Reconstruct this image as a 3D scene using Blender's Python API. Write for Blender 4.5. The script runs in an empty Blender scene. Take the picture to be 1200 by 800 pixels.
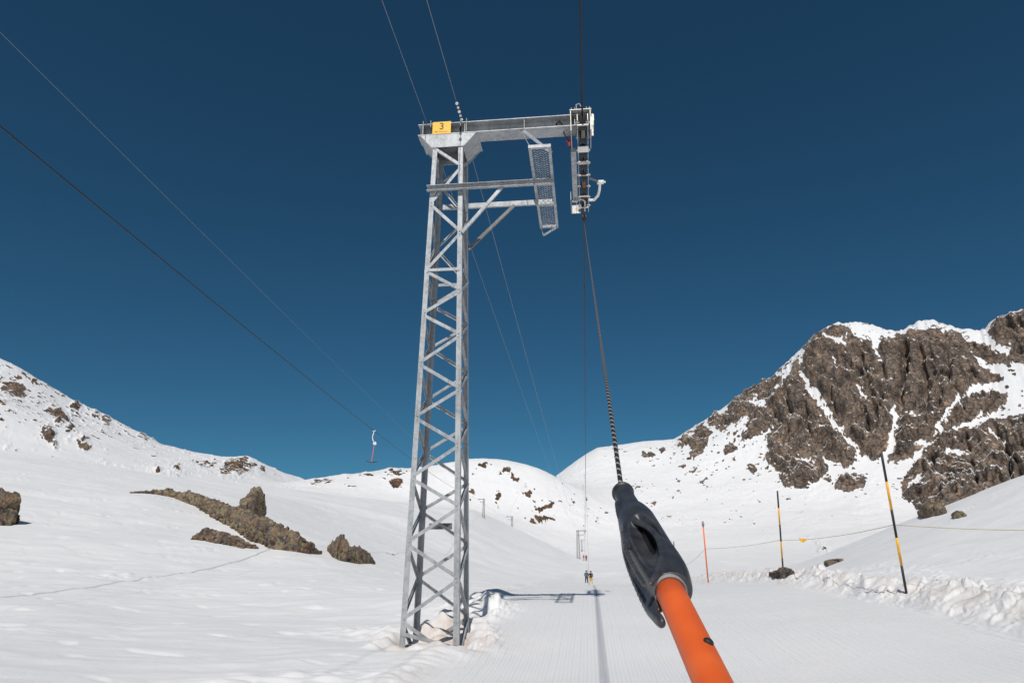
import bpy, bmesh, math, random
import numpy as np
from mathutils import Vector, Matrix
random.seed(7)
R = math.radians
C = bpy.context.scene.collection
F0, PITCH, EYE = 800.0, R(18.0), 1.6
CP, SP = math.cos(PITCH), math.sin(PITCH)
LINE = R(6.2)                                 # heading of the lift line, clockwise from +Y

def ray(px, py):
    u, v = (px-600)/F0, (400-py)/F0
    return np.array([u, CP - v*SP, SP + v*CP])
def cam(x, y, z):                             # camera space -> world
    return Vector((x, z*CP - y*SP, EYE + z*SP + y*CP))
def atY(px, py, Y):
    d = ray(px, py); return Vector(d*(Y/d[1])) + Vector((0, 0, EYE))
def atZ(px, py, z):
    return cam((px-600)/F0*z, (400-py)/F0*z, z)

# ------------------------------------------------------------------ noise
_rng = np.random.RandomState(11)
_P = np.concatenate([_rng.permutation(512)]*3).astype(np.int32)
_A = _rng.uniform(0, 2*np.pi, 512); _G2 = np.stack([np.cos(_A), np.sin(_A)], 1).astype(np.float32)
_G3 = _rng.normal(size=(512, 3)); _G3 = (_G3/np.linalg.norm(_G3, axis=1)[:, None]).astype(np.float32)
def n2(x, y):
    xi = np.floor(x).astype(np.int64); yi = np.floor(y).astype(np.int64)
    xf = (x-xi).astype(np.float32); yf = (y-yi).astype(np.float32)
    u = xf*xf*xf*(xf*(xf*6-15)+10); v = yf*yf*yf*(yf*(yf*6-15)+10)
    def g(i, j):
        h = _P[(_P[(xi+i) & 511] + ((yi+j) & 511))]
        return _G2[h, 0]*(xf-i) + _G2[h, 1]*(yf-j)
    a = g(0, 0); a = a + u*(g(1, 0)-a); b = g(0, 1); b = b + u*(g(1, 1)-b)
    return (a + v*(b-a))*1.5
def n3(x, y, z):
    xi = np.floor(x).astype(np.int64); yi = np.floor(y).astype(np.int64); zi = np.floor(z).astype(np.int64)
    xf = (x-xi).astype(np.float32); yf = (y-yi).astype(np.float32); zf = (z-zi).astype(np.float32)
    u, v, w = [t*t*t*(t*(t*6-15)+10) for t in (xf, yf, zf)]
    def g(i, j, k):
        h = _P[_P[_P[(xi+i) & 511] + ((yi+j) & 511)] + ((zi+k) & 511)]
        q = _G3[h]
        return q[..., 0]*(xf-i) + q[..., 1]*(yf-j) + q[..., 2]*(zf-k)
    def pl(k):
        a = g(0, 0, k); a = a+u*(g(1, 0, k)-a); b = g(0, 1, k); b = b+u*(g(1, 1, k)-b); return a+v*(b-a)
    a = pl(0); return (a + w*(pl(1)-a))*1.5
def fbm2(x, y, o=4, g=0.5):
    s = 0; a = 1
    for k in range(o): s = s + a*n2(x*2**k + 17.3*k, y*2**k - 9.1*k); a *= g
    return s
def fbm3(x, y, z, o=4, g=0.5):
    s = 0; a = 1
    for k in range(o): s = s + a*n3(x*2**k+17.3*k, y*2**k-9.1*k, z*2**k+4.7*k); a *= g
    return s
def sstep(a, b, x):
    t = np.clip((x-a)/(b-a), 0, 1); return t*t*(3-2*t)

# ------------------------------------------------------------------ materials
def mat(name):
    m = bpy.data.materials.new(name); m.use_nodes = True
    nt = m.node_tree; b = nt.nodes['Principled BSDF']
    def N(t, **k):
        n = nt.nodes.new(t)
        for a, v in k.items():
            if a in n.inputs: n.inputs[a].default_value = v
            else: setattr(n, a, v)
        return n
    return m, nt, b, N, nt.links.new
def simple(name, col, rough=0.5, metal=0.0, var=0.15, scale=8.0, bump=0.0, spec=0.5):
    m, nt, b, N, L = mat(name)
    tc = N('ShaderNodeTexCoord'); no = N('ShaderNodeTexNoise'); no.inputs['Scale'].default_value = scale
    no.inputs['Detail'].default_value = 6; L(tc.outputs['Object'], no.inputs['Vector'])
    cr = N('ShaderNodeValToRGB'); L(no.outputs['Fac'], cr.inputs['Fac'])
    cr.color_ramp.elements[0].position = 0.3; cr.color_ramp.elements[1].position = 0.7
    cr.color_ramp.elements[0].color = tuple(c*(1-var) for c in col)+(1,)
    cr.color_ramp.elements[1].color = tuple(min(1, c*(1+var)) for c in col)+(1,)
    L(cr.outputs['Color'], b.inputs['Base Color'])
    b.inputs['Roughness'].default_value = rough; b.inputs['Metallic'].default_value = metal
    b.inputs['Specular IOR Level'].default_value = spec
    if bump:
        bp = N('ShaderNodeBump'); bp.inputs['Strength'].default_value = bump; bp.inputs['Distance'].default_value = 0.01
        L(no.outputs['Fac'], bp.inputs['Height']); L(bp.outputs['Normal'], b.inputs['Normal'])
    return m
M = {}
def galvanised():
    m, nt, b, N, L = mat('galvanised steel')
    tc = N('ShaderNodeTexCoord')
    v = N('ShaderNodeTexVoronoi'); v.inputs['Scale'].default_value = 22; L(tc.outputs['Object'], v.inputs['Vector'])
    n = N('ShaderNodeTexNoise'); n.inputs['Scale'].default_value = 3.0; n.inputs['Detail'].default_value = 8; n.inputs['Roughness'].default_value = 0.7
    L(tc.outputs['Object'], n.inputs['Vector'])
    mp = N('ShaderNodeMapping'); mp.inputs['Scale'].default_value = (14, 14, 0.8); L(tc.outputs['Object'], mp.inputs['Vector'])
    st = N('ShaderNodeTexNoise'); st.inputs['Scale'].default_value = 1.0; st.inputs['Detail'].default_value = 5; L(mp.outputs['Vector'], st.inputs['Vector'])
    a = N('ShaderNodeMath', operation='MULTIPLY_ADD'); L(v.outputs['Color'], a.inputs[0]); a.inputs[1].default_value = 0.22; L(n.outputs['Fac'], a.inputs[2])
    a2 = N('ShaderNodeMath', operation='MULTIPLY_ADD'); L(st.outputs['Fac'], a2.inputs[0]); a2.inputs[1].default_value = 0.5; L(a.outputs[0], a2.inputs[2])
    cr = N('ShaderNodeValToRGB'); L(a2.outputs[0], cr.inputs['Fac'])
    e = cr.color_ramp.elements; e[0].position = 0.6; e[0].color = (0.22, 0.235, 0.25, 1); e[1].position = 1.15; e[1].color = (0.43, 0.45, 0.465, 1)
    L(cr.outputs['Color'], b.inputs['Base Color']); b.inputs['Metallic'].default_value = 0.35; b.inputs['Roughness'].default_value = 0.55
    return m
M['steel'] = galvanised()
M['dsteel'] = simple('weathered steel', (0.17, 0.165, 0.16), 0.6, 0.3, 0.3, 12)
M['alu'] = simple('cast aluminium', (0.50, 0.49, 0.46), 0.5, 0.3, 0.3, 9)
M['rubber'] = simple('black rubber', (0.02, 0.019, 0.018), 0.6, 0, 0.3, 30)
M['rust'] = simple('rusty iron', (0.16, 0.09, 0.055), 0.8, 0.1, 0.4, 25)
M['cable'] = simple('steel wire rope', (0.022, 0.022, 0.024), 0.55, 0.4, 0.3, 60)
M['wire'] = simple('thin bright wire', (0.22, 0.23, 0.25), 0.4, 0.5, 0.1, 10)
M['yellow'] = simple('yellow enamel', (0.86, 0.47, 0.02), 0.45, 0, 0.06, 14)
M['ink'] = simple('black print', (0.02, 0.018, 0.015), 0.5, 0, 0.1, 10)
M['white'] = simple('white enamel', (0.78, 0.78, 0.76), 0.4, 0, 0.08, 10)
M['red'] = simple('red paint', (0.55, 0.03, 0.02), 0.4, 0, 0.1, 10)
M['poleblack'] = simple('black pole paint', (0.02, 0.02, 0.022), 0.5, 0, 0.3, 12)
M['poleyellow'] = simple('yellow pole paint', (0.80, 0.42, 0.02), 0.5, 0, 0.12, 12)
M['poleorange'] = simple('orange pole plastic', (0.85, 0.16, 0.03), 0.5, 0, 0.1, 12)
M['twine'] = simple('yellowed twine', (0.42, 0.36, 0.16), 0.8, 0, 0.15, 30)
M['pinkred'] = simple('faded red paint', (0.55, 0.16, 0.20), 0.5, 0, 0.1, 10)
M['grey'] = simple('grey plastic', (0.25, 0.25, 0.25), 0.6, 0, 0.1, 10)
M['skin'] = simple('skin', (0.5, 0.3, 0.22), 0.6, 0, 0.1, 10)

def orange_tube():
    m, nt, b, N, L = mat('orange lacquered tube')
    tc = N('ShaderNodeTexCoord')
    n = N('ShaderNodeTexNoise'); n.inputs['Scale'].default_value = 16; n.inputs['Detail'].default_value = 8; L(tc.outputs['Object'], n.inputs['Vector'])
    mp = N('ShaderNodeMapping'); mp.inputs['Scale'].default_value = (160, 160, 7); L(tc.outputs['Object'], mp.inputs['Vector'])
    s = N('ShaderNodeTexNoise'); s.inputs['Scale'].default_value = 1; s.inputs['Detail'].default_value = 3; L(mp.outputs['Vector'], s.inputs['Vector'])
    cr = N('ShaderNodeValToRGB'); L(n.outputs['Fac'], cr.inputs['Fac'])
    e = cr.color_ramp.elements; e[0].position = 0.3; e[0].color = (0.74, 0.105, 0.016, 1); e[1].position = 0.75; e[1].color = (0.84, 0.15, 0.028, 1)
    cr2 = N('ShaderNodeValToRGB'); L(s.outputs['Fac'], cr2.inputs['Fac'])
    e = cr2.color_ramp.elements; e[0].position = 0.68; e[0].color = (0, 0, 0, 1); e[1].position = 0.8; e[1].color = (0.35, 0.35, 0.35, 1)
    mx = N('ShaderNodeMixRGB'); L(cr2.outputs['Color'], mx.inputs['Fac']); L(cr.outputs['Color'], mx.inputs[1]); mx.inputs[2].default_value = (0.9, 0.42, 0.2, 1)
    L(mx.outputs['Color'], b.inputs['Base Color'])
    rr = N('ShaderNodeMapRange'); L(n.outputs['Fac'], rr.inputs['Value']); rr.inputs['To Min'].default_value = 0.42; rr.inputs['To Max'].default_value = 0.62
    L(rr.outputs[0], b.inputs['Roughness'])
    return m
M['tube'] = orange_tube()
def grip_mat():
    m, nt, b, N, L = mat('black plastic with paler edges')
    tc = N('ShaderNodeTexCoord')
    n = N('ShaderNodeTexNoise'); n.inputs['Scale'].default_value = 28; n.inputs['Detail'].default_value = 9; n.inputs['Roughness'].default_value = 0.65; L(tc.outputs['Object'], n.inputs['Vector'])
    cr = N('ShaderNodeValToRGB'); L(n.outputs['Fac'], cr.inputs['Fac'])
    e = cr.color_ramp.elements; e[0].position = 0.35; e[0].color = (0.018, 0.02, 0.026, 1); e[1].position = 0.72; e[1].color = (0.06, 0.062, 0.07, 1)
    L(cr.outputs['Color'], b.inputs['Base Color'])
    geo = N('ShaderNodeNewGeometry')
    pr = N('ShaderNodeMapRange'); L(geo.outputs['Pointiness'], pr.inputs['Value'])
    pr.inputs['From Min'].default_value = 0.515; pr.inputs['From Max'].default_value = 0.60; pr.inputs['To Max'].default_value = 0.45
    ml = N('ShaderNodeMath', operation='MULTIPLY'); L(pr.outputs[0], ml.inputs[0]); L(n.outputs['Fac'], ml.inputs[1])
    mx = N('ShaderNodeMixRGB'); L(ml.outputs[0], mx.inputs['Fac']); L(cr.outputs['Color'], mx.inputs[1]); mx.inputs[2].default_value = (0.30, 0.29, 0.28, 1)  # paler grey mixed in along convex edges, broken up by noise
    L(mx.outputs['Color'], b.inputs['Base Color'])
    b.inputs['Roughness'].default_value = 0.40
    n3_ = N('ShaderNodeTexNoise'); n3_.inputs['Scale'].default_value = 900; L(tc.outputs['Object'], n3_.inputs['Vector'])
    bp = N('ShaderNodeBump'); bp.inputs['Strength'].default_value = 0.25; bp.inputs['Distance'].default_value = 0.0006
    L(n3_.outputs['Fac'], bp.inputs['Height']); L(bp.outputs['Normal'], b.inputs['Normal'])
    return m
M['grip'] = grip_mat()
def braid():
    m, nt, b, N, L = mat('black and white braided cord')
    tc = N('ShaderNodeTexCoord'); sp = N('ShaderNodeSeparateXYZ'); L(tc.outputs['Object'], sp.inputs[0])
    an = N('ShaderNodeMath', operation='ARCTAN2'); L(sp.outputs['Y'], an.inputs[0]); L(sp.outputs['X'], an.inputs[1])
    z = N('ShaderNodeMath', operation='MULTIPLY_ADD'); L(sp.outputs['Z'], z.inputs[0]); z.inputs[1].default_value = 2*math.pi/0.032; L(an.outputs[0], z.inputs[2])
    s = N('ShaderNodeMath', operation='SINE'); L(z.outputs[0], s.inputs[0])
    cr = N('ShaderNodeValToRGB'); L(s.outputs[0], cr.inputs['Fac'])
    e = cr.color_ramp.elements; e[0].position = 0.62; e[0].color = (0.012, 0.012, 0.014, 1); e[1].position = 0.85; e[1].color = (0.30, 0.30, 0.30, 1)
    L(cr.outputs['Color'], b.inputs['Base Color']); b.inputs['Roughness'].default_value = 0.8
    return m
M['braid'] = braid()

def rock_nodes(N, L, vec, k=1.0):
    """colour socket, height socket of bare rock; k scales the features (1 = boulder size in metres)"""
    n1 = N('ShaderNodeTexNoise'); n1.inputs['Scale'].default_value = 0.9*k; n1.inputs['Detail'].default_value = 10; n1.inputs['Roughness'].default_value = 0.65; L(vec, n1.inputs['Vector'])
    n2_ = N('ShaderNodeTexNoise'); n2_.inputs['Scale'].default_value = 7*k; n2_.inputs['Detail'].default_value = 8; n2_.inputs['Roughness'].default_value = 0.7; L(vec, n2_.inputs['Vector'])
    vo = N('ShaderNodeTexVoronoi'); vo.feature = 'DISTANCE_TO_EDGE'; vo.inputs['Scale'].default_value = 1.4*k
    ad = N('ShaderNodeVectorMath', operation='MULTIPLY_ADD'); L(n1.outputs['Color'], ad.inputs[0]); ad.inputs[1].default_value = (0.9/k,)*3; L(vec, ad.inputs[2]); L(ad.outputs[0], vo.inputs['Vector'])
    cr = N('ShaderNodeValToRGB'); L(n1.outputs['Fac'], cr.inputs['Fac'])
    e = cr.color_ramp.elements; e[0].position = 0.33; e[0].color = (0.10, 0.088, 0.078, 1); e[1].position = 0.68; e[1].color = (0.33, 0.27, 0.22, 1)
    x = e.new(0.5); x.color = (0.20, 0.165, 0.14, 1)
    hn = N('ShaderNodeTexNoise'); hn.inputs['Scale'].default_value = 1.7*k; hn.inputs['Detail'].default_value = 6; hn.inputs['Roughness'].default_value = 0.6
    ho = N('ShaderNodeVectorMath', operation='ADD'); L(vec, ho.inputs[0]); ho.inputs[1].default_value = (31/k, 7/k, 3/k); L(ho.outputs[0], hn.inputs['Vector'])
    hc = N('ShaderNodeValToRGB'); L(hn.outputs['Fac'], hc.inputs['Fac']); e = hc.color_ramp.elements
    e[0].position = 0.36; e[0].color = (0.62, 0.64, 0.67, 1); e[1].position = 0.68; e[1].color = (1.15, 0.98, 0.82, 1); x = e.new(0.5); x.color = (0.92, 0.88, 0.86, 1)
    hm = N('ShaderNodeMixRGB', blend_type='MULTIPLY'); hm.inputs['Fac'].default_value = 1; L(cr.outputs['Color'], hm.inputs[1]); L(hc.outputs['Color'], hm.inputs[2])
    sh = N('ShaderNodeMapRange'); L(n2_.outputs['Fac'], sh.inputs['Value']); sh.inputs['From Min'].default_value = 0.34; sh.inputs['From Max'].default_value = 0.66
    mx = N('ShaderNodeMixRGB', blend_type='OVERLAY'); mx.inputs['Fac'].default_value = 0.7; L(hm.outputs['Color'], mx.inputs[1]); L(sh.outputs[0], mx.inputs[2])
    ck = N('ShaderNodeMapRange'); L(vo.outputs['Distance'], ck.inputs['Value']); ck.inputs['From Max'].default_value = 0.06; ck.inputs['To Min'].default_value = 0.3
    mu = N('ShaderNodeMixRGB', blend_type='MULTIPLY'); mu.inputs['Fac'].default_value = 1; L(mx.outputs['Color'], mu.inputs[1]); L(ck.outputs[0], mu.inputs[2])
    h = N('ShaderNodeMath', operation='MULTIPLY_ADD'); L(ck.outputs[0], h.inputs[0]); h.inputs[1].default_value = 0.25; L(n2_.outputs['Fac'], h.inputs[2])
    return mu.outputs['Color'], h.outputs[0], n1, n2_

def terrain_mat():
    m, nt, b, N, L = mat('snow with bare rock')
    tc = N('ShaderNodeTexCoord'); vec = tc.outputs['Object']
    ar = N('ShaderNodeAttribute', attribute_name='rock'); ap = N('ShaderNodeAttribute', attribute_name='piste'); ad = N('ShaderNodeAttribute', attribute_name='dirt')
    # snow colour
    s1 = N('ShaderNodeTexNoise'); s1.inputs['Scale'].default_value = 0.35; s1.inputs['Detail'].default_value = 8; s1.inputs['Roughness'].default_value = 0.6; L(vec, s1.inputs['Vector'])
    cs = N('ShaderNodeValToRGB'); L(s1.outputs['Fac'], cs.inputs['Fac'])
    e = cs.color_ramp.elements; e[0].position = 0.3; e[0].color = (0.735, 0.74, 0.755, 1); e[1].position = 0.7; e[1].color = (0.80, 0.795, 0.80, 1)
    sd = N('ShaderNodeTexNoise'); sd.inputs['Scale'].default_value = 1.3; sd.inputs['Detail'].default_value = 9; sd.inputs['Roughness'].default_value = 0.75; L(vec, sd.inputs['Vector'])
    sr = N('ShaderNodeMapRange'); L(sd.outputs['Fac'], sr.inputs['Value']); sr.inputs['From Min'].default_value = 0.40; sr.inputs['From Max'].default_value = 0.62
    sm = N('ShaderNodeMath', operation='MULTIPLY'); L(sr.outputs[0], sm.inputs[0]); L(ad.outputs['Fac'], sm.inputs[1])
    dm = N('ShaderNodeMixRGB'); L(sm.outputs[0], dm.inputs['Fac']); L(cs.outputs['Color'], dm.inputs[1]); dm.inputs[2].default_value = (0.46, 0.33, 0.24, 1)
    # rock
    rc, rh, _, _ = rock_nodes(N, L, vec, 0.09)
    # break the edge of the snow at a scale finer than the sheet
    en = N('ShaderNodeTexNoise'); en.inputs['Scale'].default_value = 0.55; en.inputs['Detail'].default_value = 7; en.inputs['Roughness'].default_value = 0.7; L(vec, en.inputs['Vector'])
    ea = N('ShaderNodeMath', operation='MULTIPLY_ADD'); L(en.outputs['Fac'], ea.inputs[0]); ea.inputs[1].default_value = 0.9; ea.inputs[2].default_value = -0.45
    es = N('ShaderNodeMath', operation='ADD'); L(ar.outputs['Fac'], es.inputs[0]); L(ea.outputs[0], es.inputs[1])
    er = N('ShaderNodeMapRange'); L(es.outputs[0], er.inputs['Value']); er.inputs['From Min'].default_value = 0.44; er.inputs['From Max'].default_value = 0.56
    fm = N('ShaderNodeMixRGB'); L(er.outputs[0], fm.inputs['Fac']); L(dm.outputs['Color'], fm.inputs[1]); L(rc, fm.inputs[2])
    ae = N('ShaderNodeAttribute', attribute_name='earth'); en2 = N('ShaderNodeTexNoise'); en2.inputs['Scale'].default_value = 0.16; en2.inputs['Detail'].default_value = 6; L(vec, en2.inputs['Vector'])
    ec = N('ShaderNodeValToRGB'); L(en2.outputs['Fac'], ec.inputs['Fac']); e = ec.color_ramp.elements; e[0].position = 0.4; e[0].color = (0.12, 0.095, 0.075, 1); e[1].position = 0.6; e[1].color = (0.30, 0.18, 0.10, 1)
    eo = N('ShaderNodeMixRGB', blend_type='OVERLAY'); eo.inputs['Fac'].default_value = 0.6; L(ec.outputs['Color'], eo.inputs[1]); L(rc, eo.inputs[2])
    el = N('ShaderNodeMixRGB'); L(ae.outputs['Fac'], el.inputs['Fac']); L(rc, el.inputs[1]); L(eo.outputs['Color'], el.inputs[2]); L(el.outputs['Color'], fm.inputs[2])
    L(fm.outputs['Color'], b.inputs['Base Color'])
    rg = N('ShaderNodeMapRange'); L(er.outputs[0], rg.inputs['Value']); rg.inputs['To Min'].default_value = 0.62; rg.inputs['To Max'].default_value = 0.9; L(rg.outputs[0], b.inputs['Roughness'])
    b.inputs['Specular IOR Level'].default_value = 0.25
    # bumps: grains, crust, combed piste, rock
    g1 = N('ShaderNodeTexNoise'); g1.inputs['Scale'].default_value = 16; g1.inputs['Detail'].default_value = 8; g1.inputs['Roughness'].default_value = 0.72; L(vec, g1.inputs['Vector'])
    b1 = N('ShaderNodeBump'); b1.inputs['Distance'].default_value = 0.02; L(g1.outputs['Fac'], b1.inputs['Height'])
    bs = N('ShaderNodeMapRange'); L(ap.outputs['Fac'], bs.inputs['Value']); bs.inputs['To Min'].default_value = 0.55; bs.inputs['To Max'].default_value = 0.25; L(bs.outputs[0], b1.inputs['Strength'])
    mp = N('ShaderNodeMapping'); mp.inputs['Rotation'].default_value = (0, 0, LINE); L(vec, mp.inputs['Vector'])
    w = N('ShaderNodeTexWave'); w.wave_type = 'BANDS'; w.bands_direction = 'X'; w.inputs['Scale'].default_value = 2.6; w.inputs['Distortion'].default_value = 0.6; w.inputs['Detail'].default_value = 2; w.inputs['Detail Scale'].default_value = 1.2
    L(mp.outputs['Vector'], w.inputs['Vector'])
    ws = N('ShaderNodeMath', operation='MULTIPLY'); L(ap.outputs['Fac'], ws.inputs[0]); ws.inputs[1].default_value = 0.95
    b2 = N('ShaderNodeBump'); b2.inputs['Distance'].default_value = 0.018; L(w.outputs['Color'], b2.inputs['Height']); L(ws.outputs[0], b2.inputs['Strength']); L(b1.outputs['Normal'], b2.inputs['Normal'])
    b3 = N('ShaderNodeBump'); b3.inputs['Distance'].default_value = 1.3; L(rh, b3.inputs['Height']); L(er.outputs[0], b3.inputs['Strength']); L(b2.outputs['Normal'], b3.inputs['Normal'])
    L(b3.outputs['Normal'], b.inputs['Normal'])
    return m
M['terrain'] = terrain_mat()
def boulder_mat(name, lichen, snow=False):
    m, nt, b, N, L = mat(name)
    tc = N('ShaderNodeTexCoord'); vec = tc.outputs['Object']
    rc, rh, n1, n2_ = rock_nodes(N, L, vec, 1.0)
    ln = N('ShaderNodeTexNoise'); ln.inputs['Scale'].default_value = 2.6; ln.inputs['Detail'].default_value = 9; ln.inputs['Roughness'].default_value = 0.7; L(vec, ln.inputs['Vector'])
    lr = N('ShaderNodeMapRange'); L(ln.outputs['Fac'], lr.inputs['Value']); lr.inputs['From Min'].default_value = 0.60-lichen*0.13; lr.inputs['From Max'].default_value = 0.66-lichen*0.13; lr.inputs['To Max'].default_value = 0.75
    mx = N('ShaderNodeMixRGB'); L(lr.outputs[0], mx.inputs['Fac']); L(rc, mx.inputs[1]); mx.inputs[2].default_value = (0.36, 0.31, 0.17, 1)
    on = N('ShaderNodeTexNoise'); on.inputs['Scale'].default_value = 3.1; on.inputs['Detail'].default_value = 7; L(tc.outputs['Object'], on.inputs['Vector'])
    orr = N('ShaderNodeMapRange'); L(on.outputs['Fac'], orr.inputs['Value']); orr.inputs['From Min'].default_value = 0.52; orr.inputs['From Max'].default_value = 0.62; orr.inputs['To Max'].default_value = 0.7
    m2 = N('ShaderNodeMixRGB'); L(orr.outputs[0], m2.inputs['Fac']); L(mx.outputs['Color'], m2.inputs[1]); m2.inputs[2].default_value = (0.30, 0.17, 0.10, 1)
    L(m2.outputs['Color'], b.inputs['Base Color']); b.inputs['Roughness'].default_value = 0.92
    bp = N('ShaderNodeBump'); bp.inputs['Strength'].default_value = 1.0; bp.inputs['Distance'].default_value = 0.18; L(rh, bp.inputs['Height']); L(bp.outputs['Normal'], b.inputs['Normal'])
    return m
M['boulder'] = boulder_mat('lichened rock', 0.82)
M['boulder2'] = boulder_mat('brown rock', 0.15)

# ------------------------------------------------------------------ object helpers
def link(name, me, m=None, parent=None, smooth=False):
    o = bpy.data.objects.new(name, me); C.objects.link(o)
    if m:
        for x in (m if isinstance(m, (list, tuple)) else [m]): me.materials.append(x)
    if parent: o.parent = parent
    if smooth and me.polygons: me.polygons.foreach_set('use_smooth', np.ones(len(me.polygons), bool))
    return o
def empty(name, loc=(0, 0, 0), rz=0.0):
    o = bpy.data.objects.new(name, None); C.objects.link(o); o.location = loc; o.rotation_euler = (0, 0, rz); o.empty_display_size = 0.3
    return o
def tag(o, label, cat, group=None, kind=None):
    o['label'] = label; o['category'] = cat
    if group: o['group'] = group
    if kind: o['kind'] = kind
    return o
def build(name, bm, m, parent=None, smooth=False):
    me = bpy.data.meshes.new(name); bm.normal_update(); bm.to_mesh(me); bm.free()
    return link(name, me, m, parent, smooth)
def frame_of(d, up=Vector((0, 0, 1))):
    d = d.normalized(); x = up.cross(d)
    if x.length < 1e-4: x = Vector((1, 0, 0)).cross(d)
    x.normalize(); y = d.cross(x).normalized(); return x, y, d
def bar(bm, p0, p1, w, t, up=Vector((0, 0, 1)), off=(0, 0)):
    """box from p0 to p1; w across (perpendicular to up), t along up-ish"""
    p0, p1 = Vector(p0), Vector(p1); x, y, d = frame_of(p1-p0, Vector(up))
    vs = []
    for p in (p0, p1):
        for sx, sy in ((-1, -1), (1, -1), (1, 1), (-1, 1)):
            vs.append(bm.verts.new(p + x*(sx*w/2+off[0]) + y*(sy*t/2+off[1])))
    for f in ((3, 2, 1, 0), (4, 5, 6, 7), (0, 1, 5, 4), (1, 2, 6, 5), (2, 3, 7, 6), (3, 0, 4, 7)): bm.faces.new([vs[i] for i in f])
def box(bm, lo, hi):
    lo, hi = Vector(lo), Vector(hi)
    c = (lo+hi)/2; bar(bm, (c.x, lo.y, c.z), (c.x, hi.y, c.z), hi.x-lo.x, hi.z-lo.z)
def tube(bm, pts, r, n=8, cap=True):
    pts = [Vector(p) for p in pts]; rs = r if isinstance(r, (list, tuple)) else [r]*len(pts)
    rings = []; x = None
    for i, p in enumerate(pts):
        d = (pts[min(i+1, len(pts)-1)]-pts[max(i-1, 0)]).normalized()
        if x is None: x = frame_of(d)[0]
        else: x = (x - d*x.dot(d)).normalized()
        y = d.cross(x)
        rings.append([bm.verts.new(p + (x*math.cos(a)+y*math.sin(a))*rs[i]) for a in [2*math.pi*k/n for k in range(n)]])
    for a, b in zip(rings, rings[1:]):
        for k in range(n): bm.faces.new([a[k], a[(k+1) % n], b[(k+1) % n], b[k]])
    if cap: bm.faces.new(rings[0][::-1]); bm.faces.new(rings[-1])
def prism(bm, pts, vec):
    a = [bm.verts.new(Vector(p)) for p in pts]; b = [bm.verts.new(Vector(p)+Vector(vec)) for p in pts]
    n = len(a); bm.faces.new(a[::-1]); bm.faces.new(b)
    for i in range(n): bm.faces.new([a[i], a[(i+1) % n], b[(i+1) % n], b[i]])

def surface_nets(Fv, org, h):
    ins = Fv < 0; nx, ny, nz = [s-1 for s in Fv.shape]
    cnt = np.zeros((nx, ny, nz), np.int8); acc = np.zeros((nx, ny, nz, 3), np.float32)
    corners = [(i, j, k) for i in (0, 1) for j in (0, 1) for k in (0, 1)]
    for a in corners:
        for ax in range(3):
            if a[ax]: continue
            b = list(a); b[ax] = 1
            fa = Fv[a[0]:a[0]+nx, a[1]:a[1]+ny, a[2]:a[2]+nz]; fb = Fv[b[0]:b[0]+nx, b[1]:b[1]+ny, b[2]:b[2]+nz]
            cr = (fa < 0) != (fb < 0); d = np.where(cr, fa-fb, 1); t = np.where(cr, fa/d, 0)
            cnt += cr
            for q in range(3): acc[..., q] += cr*(a[q] + (t if q == ax else 0))
    act = cnt > 0; idx = -np.ones((nx, ny, nz), np.int64); idx[act] = np.arange(act.sum())
    I = np.argwhere(act); V = (I + acc[act]/cnt[act][:, None])*h + np.array(org)
    quads = []
    for ax in range(3):
        o1, o2 = (ax+1) % 3, (ax+2) % 3
        sl0 = [slice(1, s) for s in (nx, ny, nz)]; sl0[ax] = slice(0, (nx, ny, nz)[ax]); sl1 = list(sl0); sl1[ax] = slice(1, (nx, ny, nz)[ax]+1)
        f0 = ins[tuple(sl0)]; f1 = ins[tuple(sl1)]
        e = np.argwhere(f0 != f1)
        if len(e) == 0: continue
        inside0 = f0[tuple(e.T)]
        base = e.copy(); base[:, o1] += 1; base[:, o2] += 1
        def g(d1, d2):
            q = base.copy(); q[:, o1] += d1; q[:, o2] += d2; return idx[q[:, 0], q[:, 1], q[:, 2]]
        qd = np.stack([g(-1, -1), g(0, -1), g(0, 0), g(-1, 0)], 1)
        qd[~inside0] = qd[~inside0][:, ::-1]; quads.append(qd)
    Q = np.concatenate(quads); return V, Q
def np_mesh(name, V, Q):
    me = bpy.data.meshes.new(name); V = np.asarray(V, np.float32); Q = np.asarray(Q, np.int32)
    me.vertices.add(len(V)); me.vertices.foreach_set('co', V.ravel())
    k = Q.shape[1]; me.loops.add(Q.size); me.loops.foreach_set('vertex_index', Q.ravel())
    me.polygons.add(len(Q)); me.polygons.foreach_set('loop_start', np.arange(len(Q), dtype=np.int32)*k)
    me.update(calc_edges=True); return me

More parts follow.
